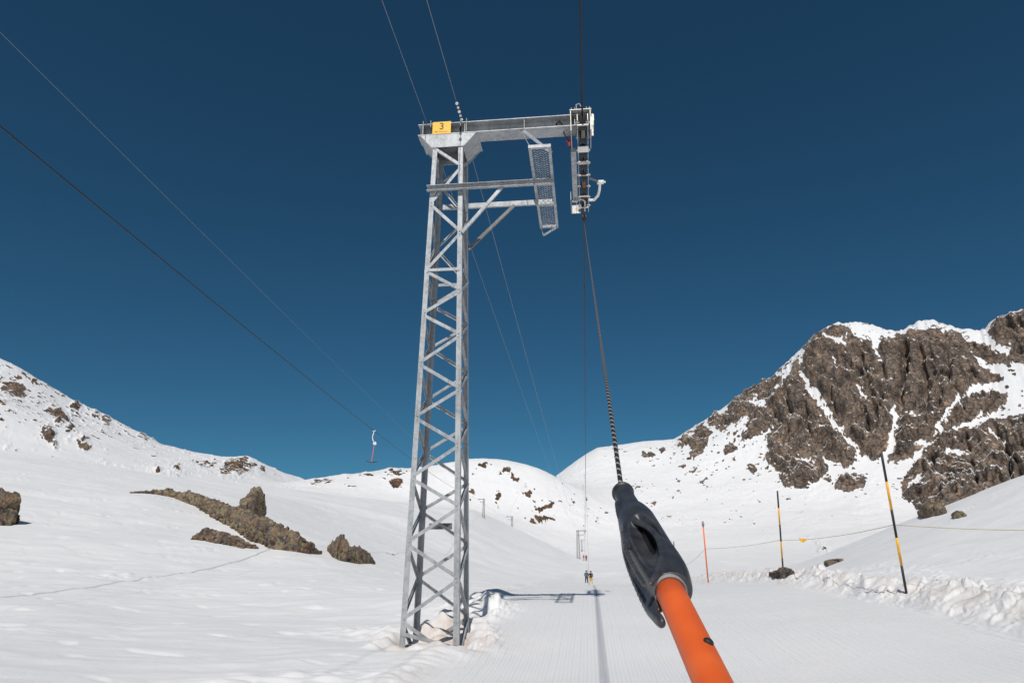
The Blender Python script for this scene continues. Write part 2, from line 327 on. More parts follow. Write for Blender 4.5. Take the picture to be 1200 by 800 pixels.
# ------------------------------------------------------------------ TERRAIN
# every curve: (x, y, r): a height read off along one bearing at horizontal distance r
curves = [
 [(-300,800,9.2),(0,800,9.5),(300,800,10),(600,800,10.6),(900,800,10.6),(1200,800,10.3),(1500,800,10)],
 [(-300,735,15),(0,735,15),(300,745,14.5),(500,744,14.2),(620,742,14.5),(800,738,15),(1000,728,15),(1200,738,14),(1500,735,13)],
 [(-300,690,22),(0,690,22),(300,692,23),(550,695,23.5),(700,693,23.3),(850,688,24),(1000,683,26),(1200,686,22),(1500,686,20)],
 [(-300,600,37),(0,612,38),(150,622,38),(300,636,38),(375,650,36),(450,668,38),(560,682,50),(620,686,60),(700,687,70),(850,681,60),(920,675,46),(1000,662,36),(1100,640,35),(1200,628,34),(1500,590,33)],
 [(-300,545,50),(0,570,52),(150,580,53),(300,600,57),(450,640,72),(560,665,90),(620,676,95),(700,684,97),(780,682,95),(850,678,82),(890,671,70),(930,662,62),(960,652,60),(1000,637,60),(1100,597,62),(1200,560,64),(1500,480,66)],
 [(-300,500,105),(0,530,110),(100,543,120),(200,558,130),(350,578,160),(470,590,200),(553,597,240),(592,616,250),(648,641,255),(675,656,255),(760,656,250),(850,659,240),(890,668,200),(960,668,130),(1100,640,130),(1200,620,130),(1500,560,130)],
 [(-300,515,300),(0,545,300),(200,572,310),(350,590,330),(470,602,330),(553,612,335),(592,625,335),(648,646,335),(675,655,335),(760,651,335),(850,650,335),(960,645,335),(1200,640,335),(1500,620,335)],
 [(-300,480,380),(0,515,380),(100,530,380),(200,550,380),(350,578,400),(470,588,400),(553,597,400),(592,606,400),(648,625,400),(700,635,400),(760,635,400),(850,632,400),(960,626,400),(1100,620,400),(1200,615,400),(1500,600,400)],
 [(-300,410,450),(0,470,450),(100,505,450),(200,538,450),(280,554,460),(330,567,470),(370,562,480),(400,556,480),(430,554,480),(455,549,480),(480,549,480),(520,545,480),(545,538,480),(580,537,480),(620,545,480),(650,558,480),(700,585,480),(760,600,480),(850,602,480),(960,596,480),(1100,600,470),(1200,592,470),(1500,560,470)],
 [(-300,370,510),(0,445,510),(100,490,510),(200,530,510),(300,550,510),(350,575,540),(480,575,550),(620,568,550),(650,566,550),(700,565,550),(850,566,545),(960,545,545),(1100,545,530),(1200,530,530),(1500,470,530)],
 [(-600,300,560),(-300,330,560),(-100,370,560),(0,421,560),(20,431,560),(40,443,560),(75,464,560),(125,487,560),(165,508,560),(190,521,560),(225,530,565),(262,536,565),(290,536,565),(305,542,570),(330,553,580),(356,562,590),(380,580,600),(640,580,640),(652,558,650),(675,541,660),(700,526,670),(740,520,680),(790,516,680),(830,491,680),(870,463,680),(900,446,680),(940,410,675),(955,394,675),(980,380,675),(1015,379,675),(1050,389,675),(1075,380,680),(1092,377,680),(1120,386,685),(1150,390,690),(1165,377,690),(1190,367,690),(1200,365,690),(1300,335,690),(1500,310,690)],
]
def az_of(px, py):
    d = ray(px, py); return math.atan2(d[0], d[1])
def curve_eval(cv, az):
    a = []; zz = []; rr = []
    for (x, y, r) in cv:
        d = ray(x, y); a.append(math.atan2(d[0], d[1])); zz.append(EYE + d[2]/math.hypot(d[0], d[1])*r); rr.append(r)
    o = np.argsort(a); a = np.array(a)[o]; zz = np.array(zz)[o]; rr = np.array(rr)[o]
    z = np.interp(az, a, zz); r = np.interp(az, a, rr)
    k = sstep(R(55), R(170), np.abs(az)); zm = (zz[0]+zz[-1])/2; rm = (rr[0]+rr[-1])/2
    return z*(1-k)+zm*k, r*(1-k)+rm*k
azf = np.linspace(R(-44), R(44), 1500)
azc = np.linspace(R(44), R(316), 150)[1:-1]; azc = np.where(azc > math.pi, azc-2*math.pi, azc)
AZ = np.sort(np.concatenate([azf, azc])); NA = len(AZ)
def seg(a, b, q):
    n = max(2, int(math.log(b/a)/q)); return list(np.geomspace(a, b, n, endpoint=False))
RR = np.array([0.05]+list(np.linspace(0.5, 7.5, 22))+seg(8, 30, 0.0042)+seg(30, 70, 0.0055)+seg(70, 260, 0.008)+seg(260, 420, 0.008)+seg(420, 760, 0.0021)+seg(760, 4200, 0.05)+[4200])
NR = len(RR)
kz = []; kr = []
for cv in curves:
    z, r = curve_eval(cv, AZ); kz.append(z); kr.append(r)
def gsm(a, s):
    n = int(s*3); w = np.exp(-0.5*(np.arange(-n, n+1)/s)**2); w /= w.sum(); return np.convolve(np.pad(a, n, mode='wrap'), w, 'valid')
_j = n2(AZ*260, AZ*0+3.3)*1.7+n2(AZ*620, AZ*0+9.3)*1.1
kz[-1] = kz[-1]+_j*sstep(R(20), R(24), AZ)*sstep(R(90), R(60), AZ)
for i in range(len(kz)):
    s = 1.2 if i == len(kz)-1 else (24 if i < 7 else 10)
    if i == 5: s = 12
    kz[i] = gsm(kz[i], s); kr[i] = gsm(kr[i], max(s, 12))
KZ = np.array([np.zeros(NA), np.zeros(NA)+0.0] + kz + [kz[-1]*0.82, kz[-1]*0.6, kz[-1]*0.4])
KR = np.array([np.zeros(NA), np.full(NA, 4.0)] + kr + [kr[-1]*1.18, kr[-1]*2.2, kr[-1]*7])
Z = np.zeros((NR, NA))
for c in range(NA):                                            # monotone cubic along each bearing
    x = KR[:, c]; y = KZ[:, c]; h = np.diff(x); d = np.diff(y)/h
    m = np.zeros(len(x)); ok = d[:-1]*d[1:] > 0
    w1 = 2*h[1:]+h[:-1]; w2 = h[1:]+2*h[:-1]
    with np.errstate(all='ignore'): mm = (w1+w2)/(w1/d[:-1]+w2/d[1:])
    m[1:-1] = np.where(ok, mm, 0); m[-1] = d[-1]; m[0] = 0
    k = np.clip(np.searchsorted(x, RR)-1, 0, len(x)-2); t = np.clip((RR-x[k])/h[k], 0, 1)
    Z[:, c] = ((1+2*t)*(1-t)**2)*y[k] + t*(1-t)**2*h[k]*m[k] + t*t*(3-2*t)*y[k+1] + t*t*(t-1)*h[k]*m[k+1]
X = RR[:, None]*np.sin(AZ)[None, :]; Y = RR[:, None]*np.cos(AZ)[None, :]
def project(X, Y, Z):
    z = Z-EYE; zc = Y*CP+z*SP; yc = z*CP-Y*SP
    zc = np.where(zc < 0.1, 0.1, zc); return 600+F0*X/zc, 400-F0*yc/zc

# ---- near features
def seg_dist(X, Y, pts):
    best = np.full(X.shape, 1e9); side = np.zeros(X.shape); along = np.zeros(X.shape); L0 = 0
    for (a, b) in zip(pts, pts[1:]):
        dx, dy = b[0]-a[0], b[1]-a[1]; ll = math.hypot(dx, dy)
        t = np.clip(((X-a[0])*dx+(Y-a[1])*dy)/ll**2, 0, 1)
        d = np.hypot(X-a[0]-t*dx, Y-a[1]-t*dy); s = (X-a[0])*dy-(Y-a[1])*dx
        q = d < best; best = np.where(q, d, best); side = np.where(q, np.sign(s), side); along = np.where(q, L0+t*ll, along); L0 += ll
    return best*side, along
def polar_xy(px, py, r):
    a = az_of(px, py); return (r*math.sin(a), r*math.cos(a))
near = RR < 130; nn = int(near.sum())
Xn, Yn = X[:nn], Y[:nn]
toe = [(7.6, 0.0), (8.0, 6.0)]+[polar_xy(*q) for q in ((1200,757,12.8),(1100,724,15.6),(1000,700,19.5),(920,688,25),(870,683,31),(820,677,42),(790,672,60),(780,668,100))]
sr, al = seg_dist(Xn, Yn, toe)                                  # + on the right of the toe line
lft = [(-2.0, -6), (-1.5, 4)]+[polar_xy(*q) for q in ((500,800,10.4),(552,752,13.6),(575,712,18.5),(600,696,25),(625,688,55),(650,680,95),(668,664,190))]
sl, _ = seg_dist(Xn, Yn, lft)                                    # + on the piste side
piste = sstep(-0.1, 0.35, sl)*sstep(0.25, -0.15, sr)
fade = 1-sstep(60, 110, RR[:nn])[:, None]
w = n2(Xn/1.1, Yn/1.1)*0.35
crest = np.exp(-((sr-1.1-w)/0.75)**2)*(0.34+0.14*n2(Xn/1.7+5, Yn/1.7)) + 0.10*sstep(0.0, 1.2, sr)*np.exp(-sr/6)
ch = np.exp(-((sr-1.2)/1.15)**2)
q1_, q2_ = Xn+0.25*n2(Xn/0.5, Yn/0.5+9), Yn+0.25*n2(Xn/0.5+9, Yn/0.5)
lump = np.abs(n2(q1_/0.55, q2_/0.45))*0.20*(0.6+0.8*n2(Xn/2+4, Yn/2)) + np.maximum(0, n2(q1_/0.24+7, q2_/0.20)-0.12)*0.20 + np.abs(n2(q1_/0.12+7, q2_/0.12))*0.05 - np.maximum(0, n2(q1_/0.8+30, q2_/0.7)-0.1)*0.12
lump = lump - 0.05
Z[:nn] += fade*sstep(-0.15, 0.3, sr)*(crest + ch*lump)
# second, lower churned band higher on the right bank
ch2 = np.exp(-((sr-4.6-n2(Xn/3, Yn/3))/0.9)**2)
Z[:nn] += fade*ch2*(np.abs(n2(Xn/0.35+3, Yn/0.35))*0.10+0.03)*sstep(0, 1, sr)
# off the piste: wind crust, hollows, sun cups
off = 1-piste
ca, sa = math.cos(0.5), math.sin(0.5); xr, yr = Xn*ca+Yn*sa, -Xn*sa+Yn*ca
soft = fbm2(Xn/7.0, Yn/7.0, 3)*0.13 + fbm2(xr/3.0+20, yr/1.0, 3)*0.028 + fbm2(xr/0.9, yr/0.4+50, 3)*0.011
cups = np.maximum(0, n2(Xn/1.3+80, Yn/1.3)-0.42)*0.06 - np.maximum(0, n2(Xn/0.8-30, Yn/0.6)-0.5)*0.14 + np.maximum(0, fbm2(xr/5+3, yr/3, 2)-0.35)*0.2*np.abs(n2(xr/0.5, yr/0.3))
Z[:nn] += off*(soft+cups)*np.clip((RR[:nn, None]-3)/6, 0, 1)*np.where(sr > 0, 0.55, 1.0)
cT_, sT_ = math.cos(LINE), math.sin(LINE)
Z[:nn] += piste*(fbm2(Xn/6, Yn/9, 3)*0.035 + fbm2(Xn/0.9, Yn/1.6, 2)*0.006 + n2((Xn*cT_-Yn*sT_)/0.22, (Yn*cT_+Xn*sT_)/14+3)*0.007)*np.clip((RR[:nn, None]-3)/6, 0, 1)
# piste edge step on the left, mound behind the pylon, dug pit at its foot
Z[:nn] += np.exp(-((sl+0.35)/0.35)**2)*(0.07+0.09*np.abs(n2(Xn/0.5, Yn/0.5)))*fade
TX, TY = -1.43, 13.85
cT, sT = math.cos(-LINE), math.sin(-LINE)
def mound(cx, cy, h, rad, sharp=2.0):
    d = np.hypot(Xn-cx, Yn-cy)/rad; d = d*(1+0.25*n2(Xn/0.4, Yn/0.4)); return h*np.exp(-d**sharp)
for cx, cy, h, rad in ((-0.55, 17.9, 0.36, 0.40), (-0.30, 16.9, 0.14, 0.35), (-0.60, 16.2, 0.12, 0.30), (-0.62, 15.0, 0.12, 0.28), (-0.9, 18.8, 0.22, 0.8), (-2.9, 15.2, 0.10, 0.8), (-0.50, 13.4, 0.05, 0.25), (-0.75, 12.5, 0.05, 0.3)):
    Z[:nn] += mound(cx, cy, h, rad)*(1+0.5*n2(Xn/0.22, Yn/0.22))
dT = np.maximum(np.abs(Xn-TX), np.abs(Yn-TY))
pit = np.exp(-(dT/0.62)**4)
Z[:nn] += -0.10*np.exp(-(((Xn-TX)/0.9)**2+((Yn-TY+0.95)/0.55)**2)**2) - 0.10*np.exp(-(((Xn+0.8)/0.35)**2+((Yn-13.25)/0.5)**2)**2)
Z[:nn] += -pit*(0.20+0.16*n2(Xn/0.33, Yn/0.2)) + np.exp(-((dT-0.95)/0.25)**2)*0.09*(1+n2(Xn/0.3, Yn/0.3))
Z[:nn] += 0.25*np.exp(-(((Xn-TX)/0.55)**2+((Yn-TY-0.75)/0.45)**2))*(1+0.6*n2(Xn/0.25, Yn/0.14))
dirt = np.zeros(X.shape); dirt[:nn] = np.clip(np.exp(-(((Xn-TX-0.1)/1.0)**2+((Yn-TY+0.35)/1.0)**2))*1.3, 0, 1) + np.exp(-((sr-0.9)/0.7)**2)*0.35*sstep(-0.2, 0.2, sr)*fade
dirt[:nn] += np.exp(-((sl+0.25)/0.3)**2)*0.22*fade
PI_ = np.zeros(X.shape); PI_[:nn] = piste
PI_[nn:] = 0.0
# mid slopes
mid = (RR >= 60) & (RR < 4300)
Xm, Ym = X[mid], Y[mid]
kk = sstep(60, 130, RR[mid])[:, None]
Z[mid] += kk*(fbm2(Xm/45, Ym/45, 3)*0.9 + fbm2(Xm/11, Ym/11, 3)*0.22)

# ---- rock on the far slopes
far = np.where((RR >= 262) & (RR < 1000))[0]; f0, f1 = far[0], far[-1]+1
Xf, Yf, Zf = X[f0:f1], Y[f0:f1], Z[f0:f1]
PX, PY = project(Xf, Yf, Zf)
wx = n2(PX/9, PY/9)*3.2 + n2(PX/3.5+9, PY/3.5)*1.6; wy = n2(PX/9+50, PY/9)*3.2 + n2(PX/3.5, PY/3.5+70)*1.6
QX, QY = PX+wx, PY+wy
SD = np.full(PX.shape, -30.0)
def poly_sd(x, y, P):
    P = np.array(P, float); d = np.full(x.shape, 1e9); ins = np.zeros(x.shape, bool)
    for a, b in zip(P, np.roll(P, -1, 0)):
        e = b-a; t = np.clip(((x-a[0])*e[0]+(y-a[1])*e[1])/max(1e-9, e@e), 0, 1)
        d = np.minimum(d, np.hypot(x-a[0]-t*e[0], y-a[1]-t*e[1]))
        if a[1] != b[1]:
            c = ((a[1] > y) != (b[1] > y)) & (x < (b[0]-a[0])*(y-a[1])/(b[1]-a[1])+a[0]); ins ^= c
    return np.where(ins, d, -d)
def c7(P): return [(780+.35*x, 360+.35*y) for x, y in P]
polys = [
 [(20,455),(60,420),(110,395),(150,345),(200,295),(260,262),(330,215),(380,205),(440,175),(455,215),(500,300),(545,370),(575,420),(620,460),(635,510),(600,535),(560,510),(520,490),(540,545),(480,595),(400,600),(380,545),(340,540),(335,440),(300,430),(250,470),(190,520),(200,470),(230,430),(260,370),(220,400),(150,430),(130,480),(90,520),(60,510),(90,470),(20,460)],
 [(470,120),(500,80),(550,62),(600,70),(640,105),(700,125),(760,105),(820,80),(880,75),(940,72),(985,95),(1000,130),(1050,200),(1125,240),(1060,250),(1010,270),(990,310),(935,355),(900,390),(890,440),(840,480),(790,510),(750,510),(775,460),(770,350),(755,340),(760,400),(740,470),(700,505),(660,495),(640,460),(590,430),(560,370),(545,320),(520,290),(470,230),(455,180)],
 [(1060,285),(1140,290),(1140,320),(1050,370),(970,400),(935,400),(960,350),(1000,310)],
 [(900,440),(940,410),(1010,410),(1090,380),(1210,360),(1400,330),(1500,560),(1120,590),(1060,615),(940,670),(850,672),(800,640),(790,590),(850,510),(880,470)],
 [(1080,80),(1110,40),(1180,15),(1260,0),(1500,-60),(1500,150),(1260,180),(1200,190),(1150,180),(1160,130),(1110,120),(1090,90)],
 [(1000,112),(1060,128),(1150,168),(1155,192),(1080,182),(1030,152)],
 [(565,580),(610,560),(670,568),(655,600),(610,617),(570,602)],
]
for P in polys:
    P = c7(P); xs = [p[0] for p in P]; ys = [p[1] for p in P]
    q = (QX > min(xs)-14) & (QX < max(xs)+14) & (QY > min(ys)-14) & (QY < max(ys)+14)
    SD[q] = np.maximum(SD[q], poly_sd(QX[q], QY[q], P))
def line_sd(x, y, P, w):
    P = np.array(c7(P)); d = np.full(x.shape, 1e9)
    for a, b in zip(P, P[1:]):
        e = b-a; t = np.clip(((x-a[0])*e[0]+(y-a[1])*e[1])/(e@e), 0, 1); d = np.minimum(d, np.hypot(x-a[0]-t*e[0], y-a[1]-t*e[1]))
    return d-w*.35
carve = [([(455,225),(500,295),(540,360),(580,410),(640,470)], 9), ([(768,330),(765,400),(742,480)], 9), ([(645,265),(668,300)], 9), ([(430,175),(385,250)], 7),
 ([(952,478),(1015,492)], 8), ([(845,450),(885,455)], 12), ([(530,92),(600,118)], 9), ([(590,60),(660,78),(740,74),(800,82)], 8), ([(830,70),(900,62),(960,72)], 7),
 ([(300,310),(330,330)], 8), ([(210,310),(190,350)], 7), ([(270,370),(240,450)], 10), ([(480,270),(540,350)], 12), ([(820,355),(840,362)], 6), ([(855,560),(810,600)], 6),
 ([(700,128),(710,170)], 5), ([(555,170),(565,190)], 7), ([(1080,400),(1110,440)], 6), ([(1090,530),(1120,535)], 5), ([(350,410),(330,440)], 8), ([(985,300),(935,355)], 9), ([(1060,370),(970,405)], 8), ([(170,330),(200,350)], 6), ([(130,385),(160,410)], 7), ([(440,500),(500,515)], 7)]
SD = np.where((PX > 880), SD+np.where(SD > -4.5, 1.9, 0)*sstep(880, 930, PX), SD)
for P, w_ in carve: SD = np.minimum(SD, line_sd(QX, QY, P, w_*0.62))
ell = [(566,546,8,3,-.4),(594,551,5,5,0),(602,560,5,3,.4),(583,581,4,5,0),(618,578,7,4,0),(639,594,13,3.5,-.35),(630,609,14,5,-.1),(645,608,8,3,.4),(661,562,8,2,.2),(699,610,5,3,0),(652,645,9,2.5,.3),(607,622,7,3.5,.3),(553,577,3,3,0),
 (376,564,12,4,-.1),(411,570,5,2,0),(430,554,9,3,0),(461,551,10,5,0),(464,565,7,5,0),(405,557,5,2,0),(760,533,10,4,0),(722,525,8,3,0),(775,527,7,3,0),(744,570,10,3,0),(785,605,12,1.8,0),(765,589,5,3,0),(792,581,5,3,0),(735,585,4,3,0),(725,590,3,2,0),
 (17,458,12,8,.4),(69,488,14,7,.6),(57,507,7,8,.5),(96,514,7,6,0),(126,492,5,8,0),(180,515,10,4,.5),(8,524,4,4,0),(82,500,9,4,.5),(245,544,18,6,-.1),(277,546,20,10,-.3),(207,550,14,6,0),(232,541,14,5,.1),(262,552,10,4,.1),(170,511,12,4,.6),(200,524,6,3,.4),(218,529,6,2,.2),(88,476,5,6,.6),(112,484,6,4,.5),(64,520,5,6,.4),(100,523,6,5,.4),(40,447,4,3,0),(75,463,5,2,.5),(184,551,9,5,0),(331,574,10,3,-.2),(306,550,4,5,.8),(102,447,4,2,0),(45,470,3,2,0),(120,541,7,2,.2),(150,548,6,2,.2),
 (881,610,14,1.8,0),(881,617,5,3,0),(852,609,10,1.8,0),(787,606,6,2,0),(960,636,8,4,.7),(966,644,8,5,.5),(990,641,14,2,-.5),(905,630,5,1.5,0),(950,630,4,2,0),(826,570,4,2,0),(860,600,5,1.5,0),(925,585,4,2,0),(881,549,7,5,.5),(824,563,7,3,-.6),(970,560,6,4,0),(940,600,4,2,0),(812,552,6,3,-.5),(800,545,5,4,0),(830,585,3,1.5,0),(890,590,3,2,0),(670,590,4,2,0),(690,573,4,2,0),(712,600,3,2,0)]
for (ex, ey, rx, ry, an) in ell:
    q = (np.abs(QX-ex) < 30) & (np.abs(QY-ey) < 22)
    dx, dy = QX[q]-ex, QY[q]-ey; c_, s_ = math.cos(an), math.sin(an)
    kx_ = 1.45 if ex < 340 else (1.2 if ex < 560 else 1.0); a, b_ = (dx*c_+dy*s_)/rx/kx_, (-dx*s_+dy*c_)/ry/kx_
    SD[q] = np.maximum(SD[q], (1-np.sqrt(a*a+b_*b_))*min(rx, ry)*1.1-0.3)
lc = sstep(955, 900, PX)*sstep(500, 420, PY-0*PX) + sstep(940, 880, PX)*0.6
SD = SD - np.where(PX > 660, lc*np.maximum(0, n2(PX/11+PY/20, PY/9)+0.5*n2(PX/4, PY/5)-0.05)*13, 0)
SD = SD - np.where(PX > 900, np.maximum(0, n2(PX/14+PY/25+4, PY/17)+0.6*n2(PX/4.5, PY/5)-0.50)*16, 0)
SD = SD - np.where(PX < 350, np.maximum(0, n2(PX/6, PY/4)-0.1)*2.5, 0)
# scattered stones, denser on and below the crags
spk = n2(Xf/5.5, Yf/5.5+40)+0.6*n2(Xf/2.2, Yf/2.2)
dens = np.where(PX > 640, sstep(620, 500, PY)*sstep(690, 800, PX), 0)*0.30 + np.where((PX < 330), sstep(560, 470, PY)*0.30+0.12, 0)
dens = dens + 0.22*sstep(-14, -2, SD)
SD = np.where(SD > -1, SD, np.maximum(SD, (spk-0.98+dens)*6))
rockm = sstep(-1.1, 1.1, SD + n2(PX/2.2, PY/2.2)*1.3)
deep = sstep(0, 9, SD)
# relief: pushed out along the slope's normal, coarse to fine
s_ = AZ[None, :]*620+0*Zf; 
side = sstep(-30, 5, SD)
big = sstep(-12, 8, SD)
band = (RR[f0:f1, None]*0+1)
ridged = lambda v: 1-np.abs(v)*2
sel = SD > -14
d = np.zeros(Zf.shape)
sx, sz, sy = s_[sel], Zf[sel], Yf[sel]
sx = sx+0.35*sz+n2(sx/30, sz/30)*9
rel = ridged(n3(sx/55, sz/95, sy/90))*8.0 + ridged(n3(sx/20+9, sz/42, sy/40))*7.5 + ridged(n3(sx/8, sz/15, sy/12))*4.2 + ridged(n3(sx/3.8, sz/6, sy/5))*2.4 + ridged(n3(sx/1.9, sz/2.4, sy/2))*1.2
step_ = np.abs(((sz+sx*0.35+n2(sx/15, sz/15)*5)/11) % 1-0.5)*5.0
d[sel] = (rel+step_-10)
for P, w_, dp in (([(800,120),(805,220),(785,300),(775,370)], 7, 16), ([(560,290),(565,360),(600,420)], 4, 9), ([(1085,390),(1150,480),(1155,580)], 5, 11), ([(880,470),(905,560)], 5, 9), ([(640,130),(680,220),(660,330),(680,420)], 5, 7), ([(720,150),(735,260),(700,400)], 4, 7), ([(850,130),(880,260),(870,380)], 5, 8), ([(960,160),(950,260)], 4, 7), ([(390,260),(420,370),(400,480)], 5, 8), ([(470,330),(480,450)], 4, 7), ([(1000,420),(1030,520),(1040,600)], 4, 8)):
    d -= dp*np.exp(-(np.maximum(line_sd(QX, QY, P, w_)+w_*.35, 0)/(w_*.5))**2)*sstep(-2, 4, SD)
small = sstep(0, 11, SD)
d = d*big*small
snowrel = fbm2(s_/70, Zf/60+3, 2)*3.0+fbm2(s_/16, Zf/16+3, 2)*0.35
d += snowrel*(1-big)*sstep(400, 460, RR[f0:f1])[:, None]*0.6
edge = sstep(0, 1, 1.0)
d += rockm*(1-deep)*0.5
# rougher skyline where the crest is rock
Rr = np.hypot(Xf, Yf); k = 0.75
Xf2 = Xf*(1-k*d/Rr); Yf2 = Yf*(1-k*d/Rr); Zf2 = Zf+0.55*d
X[f0:f1], Y[f0:f1], Z[f0:f1] = Xf2, Yf2, Zf2
# ledges on the crags keep their snow
dZ = np.gradient(Zf2, axis=0); dRr = np.gradient(np.hypot(Xf2, Yf2), axis=0)
slope = np.arctan2(dZ, np.maximum(dRr, 1e-3))
ledge = sstep(R(31), R(12), slope + n2(sx.mean()+s_/6, Zf/6)*R(9))
rockm = rockm*(1-0.95*ledge*sstep(4, 0, np.abs(0)) )
rockA = np.zeros(X.shape); rockA[f0:f1] = rockm
earth = np.zeros(X.shape); earth[f0:f1] = np.clip(sstep(690, 640, PX)*0.85+0.12, 0, 1)*np.where(PX < 130, 0.45, 1)

idx = np.arange(NR*NA).reshape(NR, NA)
def patch(name, r0, r1, c0, c1, label, cat):
    if c1 < c0 or (c1-c0) >= NA-1:
        cols = np.arange(c0, c0+NA+1) % NA
    else: cols = np.arange(c0, c1+1)
    G = idx[r0:r1+1][:, cols]
    use = G.ravel(); uniq, inv = np.unique(use, return_inverse=True); G2 = inv.reshape(G.shape)
    V = np.stack([X.ravel()[uniq], Y.ravel()[uniq], Z.ravel()[uniq]], 1)
    Q = np.stack([G2[:-1, :-1], G2[:-1, 1:], G2[1:, 1:], G2[1:, :-1]], -1).reshape(-1, 4)[:, ::-1]
    me = np_mesh(name, V, Q)
    for an, arr in (('rock', rockA), ('piste', PI_), ('dirt', dirt), ('earth', earth)):
        at = me.attributes.new(an, 'FLOAT', 'POINT'); at.data.foreach_set('value', arr.ravel()[uniq].astype(np.float32))
    o = link(name, me, M['terrain'], None, True); tag(o, label, cat, kind='structure'); return o
cL = int(np.searchsorted(AZ, az_of(356, 562))); cM = int(np.searchsorted(AZ, az_of(665, 575)))
rN = int(np.searchsorted(RR, 290))
patch('ground', 0, rN, 0, NA, 'snow covered ground with the combed ski track and the rising banks beside it', 'ground')
patch('mountain', rN, NR-1, 0, cL, 'snowy mountain shoulder with scattered dark rocks behind the left slope', 'mountain')
patch('hill', rN, NR-1, cL, cM, 'rounded white snow dome with a few brown patches behind the lattice pylon', 'hill')
patch('mountain', rN, NR-1, cM, NA-1, 'brown rock massif streaked with snow gullies beyond the marker poles', 'mountain')
# close the seam behind the viewer for the far sheet
patch('mountain', rN, NR-1, NA-1, NA-1+0, 'x', 'x') if False else None

# height lookup on the finished sheet
def zt(x, y):
    a = math.atan2(x, y); r = math.hypot(x, y)
    c = min(max(np.searchsorted(AZ, a)-1, 0), NA-2); q = min(max(np.searchsorted(RR, r)-1, 0), NR-2)
    ta = (a-AZ[c])/(AZ[c+1]-AZ[c]); tr = (r-RR[q])/(RR[q+1]-RR[q])
    return float((Z[q, c]*(1-ta)+Z[q, c+1]*ta)*(1-tr)+(Z[q+1, c]*(1-ta)+Z[q+1, c+1]*ta)*tr)
def hit(px, py, rmin=5, rmax=800):
    d = ray(px, py); hn = math.hypot(d[0], d[1]); r = rmin
    while r < rmax:
        x, y, z = d[0]/hn*r, d[1]/hn*r, EYE+d[2]/hn*r
        if z <= zt(x, y): return Vector((x, y, zt(x, y)))
        r *= 1.003
    x, y = d[0]/hn*rmax, d[1]/hn*rmax
    return Vector((x, y, zt(x, y)))

# ------------------------------------------------------------------ LATTICE PYLON
T0 = Vector((TX, TY, 0.0)); tz = -LINE
tower = empty('lift_tower', (TX, TY, 0.25), tz)
tag(tower, 'big galvanised lattice pylon with crossarm, walkway and yellow plate numbered 3', 'lift pylon')
ZB, ZT = -0.75, 9.2+EYE-0.25      # local heights (Empty at z = .25)
HB, HT = 0.545, 0.345
def half(z): return HB+(HT-HB)*(z-ZB-0.6)/(ZT-ZB-0.6)
def lz(px_y, face=-1):            # image row on the front face -> local height
    z = 5.0
    for _ in range(40):
        Yf_ = TY+face*half(z); dd = ray(520, px_y); z = EYE+dd[2]/dd[1]*Yf_-0.25
    return z
LW, LTK = 0.105, 0.012
for sx in (-1, 1):
    for sy in (-1, 1):
        bm = bmesh.new()
        a = Vector((sx*half(ZB), sy*half(ZB), ZB)); b = Vector((sx*half(ZT), sy*half(ZT), ZT))
        # L section: one flange in the x faces, one in the y faces
        bar(bm, a+Vector((-sx*LW/2, 0, 0)), b+Vector((-sx*LW/2, 0, 0)), LW, LTK, (0, 1, 0))
        bar(bm, a+Vector((-sx*LTK/2, -sy*(LW/2+LTK/2+0.002), 0)), b+Vector((-sx*LTK/2, -sy*(LW/2+LTK/2+0.002), 0)), LTK, LW, (0, 1, 0))
        build('leg', bm, M['steel'], tower)
yR = [196, 273, 341, 393, 456, 521, 594, 678, 775]; yL = [172, 238, 316, 367, 425, 488, 559, 636, 727]
def face_pt(fc, s, z):           # fc 0 front 1 right 2 back 3 left ; s -1..1 along face
    h = half(z); e = h-0.05; o_ = h+0.006
    return {0: Vector((s*e, -o_, z)), 1: Vector((o_, s*e, z)), 2: Vector((-s*e, o_, z)), 3: Vector((-o_, -s*e, z))}[fc]
nrm = {0: Vector((0, -1, 0)), 1: Vector((1, 0, 0)), 2: Vector((0, 1, 0)), 3: Vector((-1, 0, 0))}
zR = [lz(y) for y in yR]; zL = [lz(y) for y in yL]
nodes = []
for a, b in zip(zL, zR): nodes.append((-1, a)); nodes.append((1, b))
for fc in range(4):
    sgn = 1 if fc in (0, 2) else -1
    for (s0, z0), (s1, z1) in zip(nodes, nodes[1:]):
        g = 0.035; a = face_pt(fc, s0*sgn, z0-g); b = face_pt(fc, s1*sgn, z1+g)
        if b.z < ZB: b = a+(b-a)*((a.z-ZB)/(a.z-b.z))
        bm = bmesh.new(); n = nrm[fc]
        bar(bm, a, b, 0.007, 0.066, (b-a).cross(n)) ; 
        q = (b-a).normalized().cross(n)*0.030
        bar(bm, a+q-n*0.026+(b-a).normalized()*0.09, b+q-n*0.026-(b-a).normalized()*0.09, 0.045, 0.006, (b-a).cross(n))
        build('brace', bm, M['steel'], tower)
    for yy in (316, 746 if fc == 0 else 0):
        if not yy: continue
        z = lz(yy); bm = bmesh.new(); n = nrm[fc]
        p, q = face_pt(fc, -1, z), face_pt(fc, 1, z)
        if yy == 746: q = q+Vector((-0.05, 0, -0.16)); p = p+Vector((0, 0, 0.05))
        bar(bm, p+n*0.012, q+n*0.012, 0.007, 0.065, (q-p).cross(n)); build('brace', bm, M['steel'], tower)
# bolts at the lattice nodes
for fc in (0,):
    for s0, z0 in nodes:
        for g in (-0.035, 0.035):
            if z0+g > ZB+0.9: bm = bmesh.new(); c = face_pt(fc, s0*0.98, z0+g); tube(bm, [c+nrm[fc]*0.004, c+nrm[fc]*0.02], 0.012, 6); build('bolt', bm, M['alu'], tower)
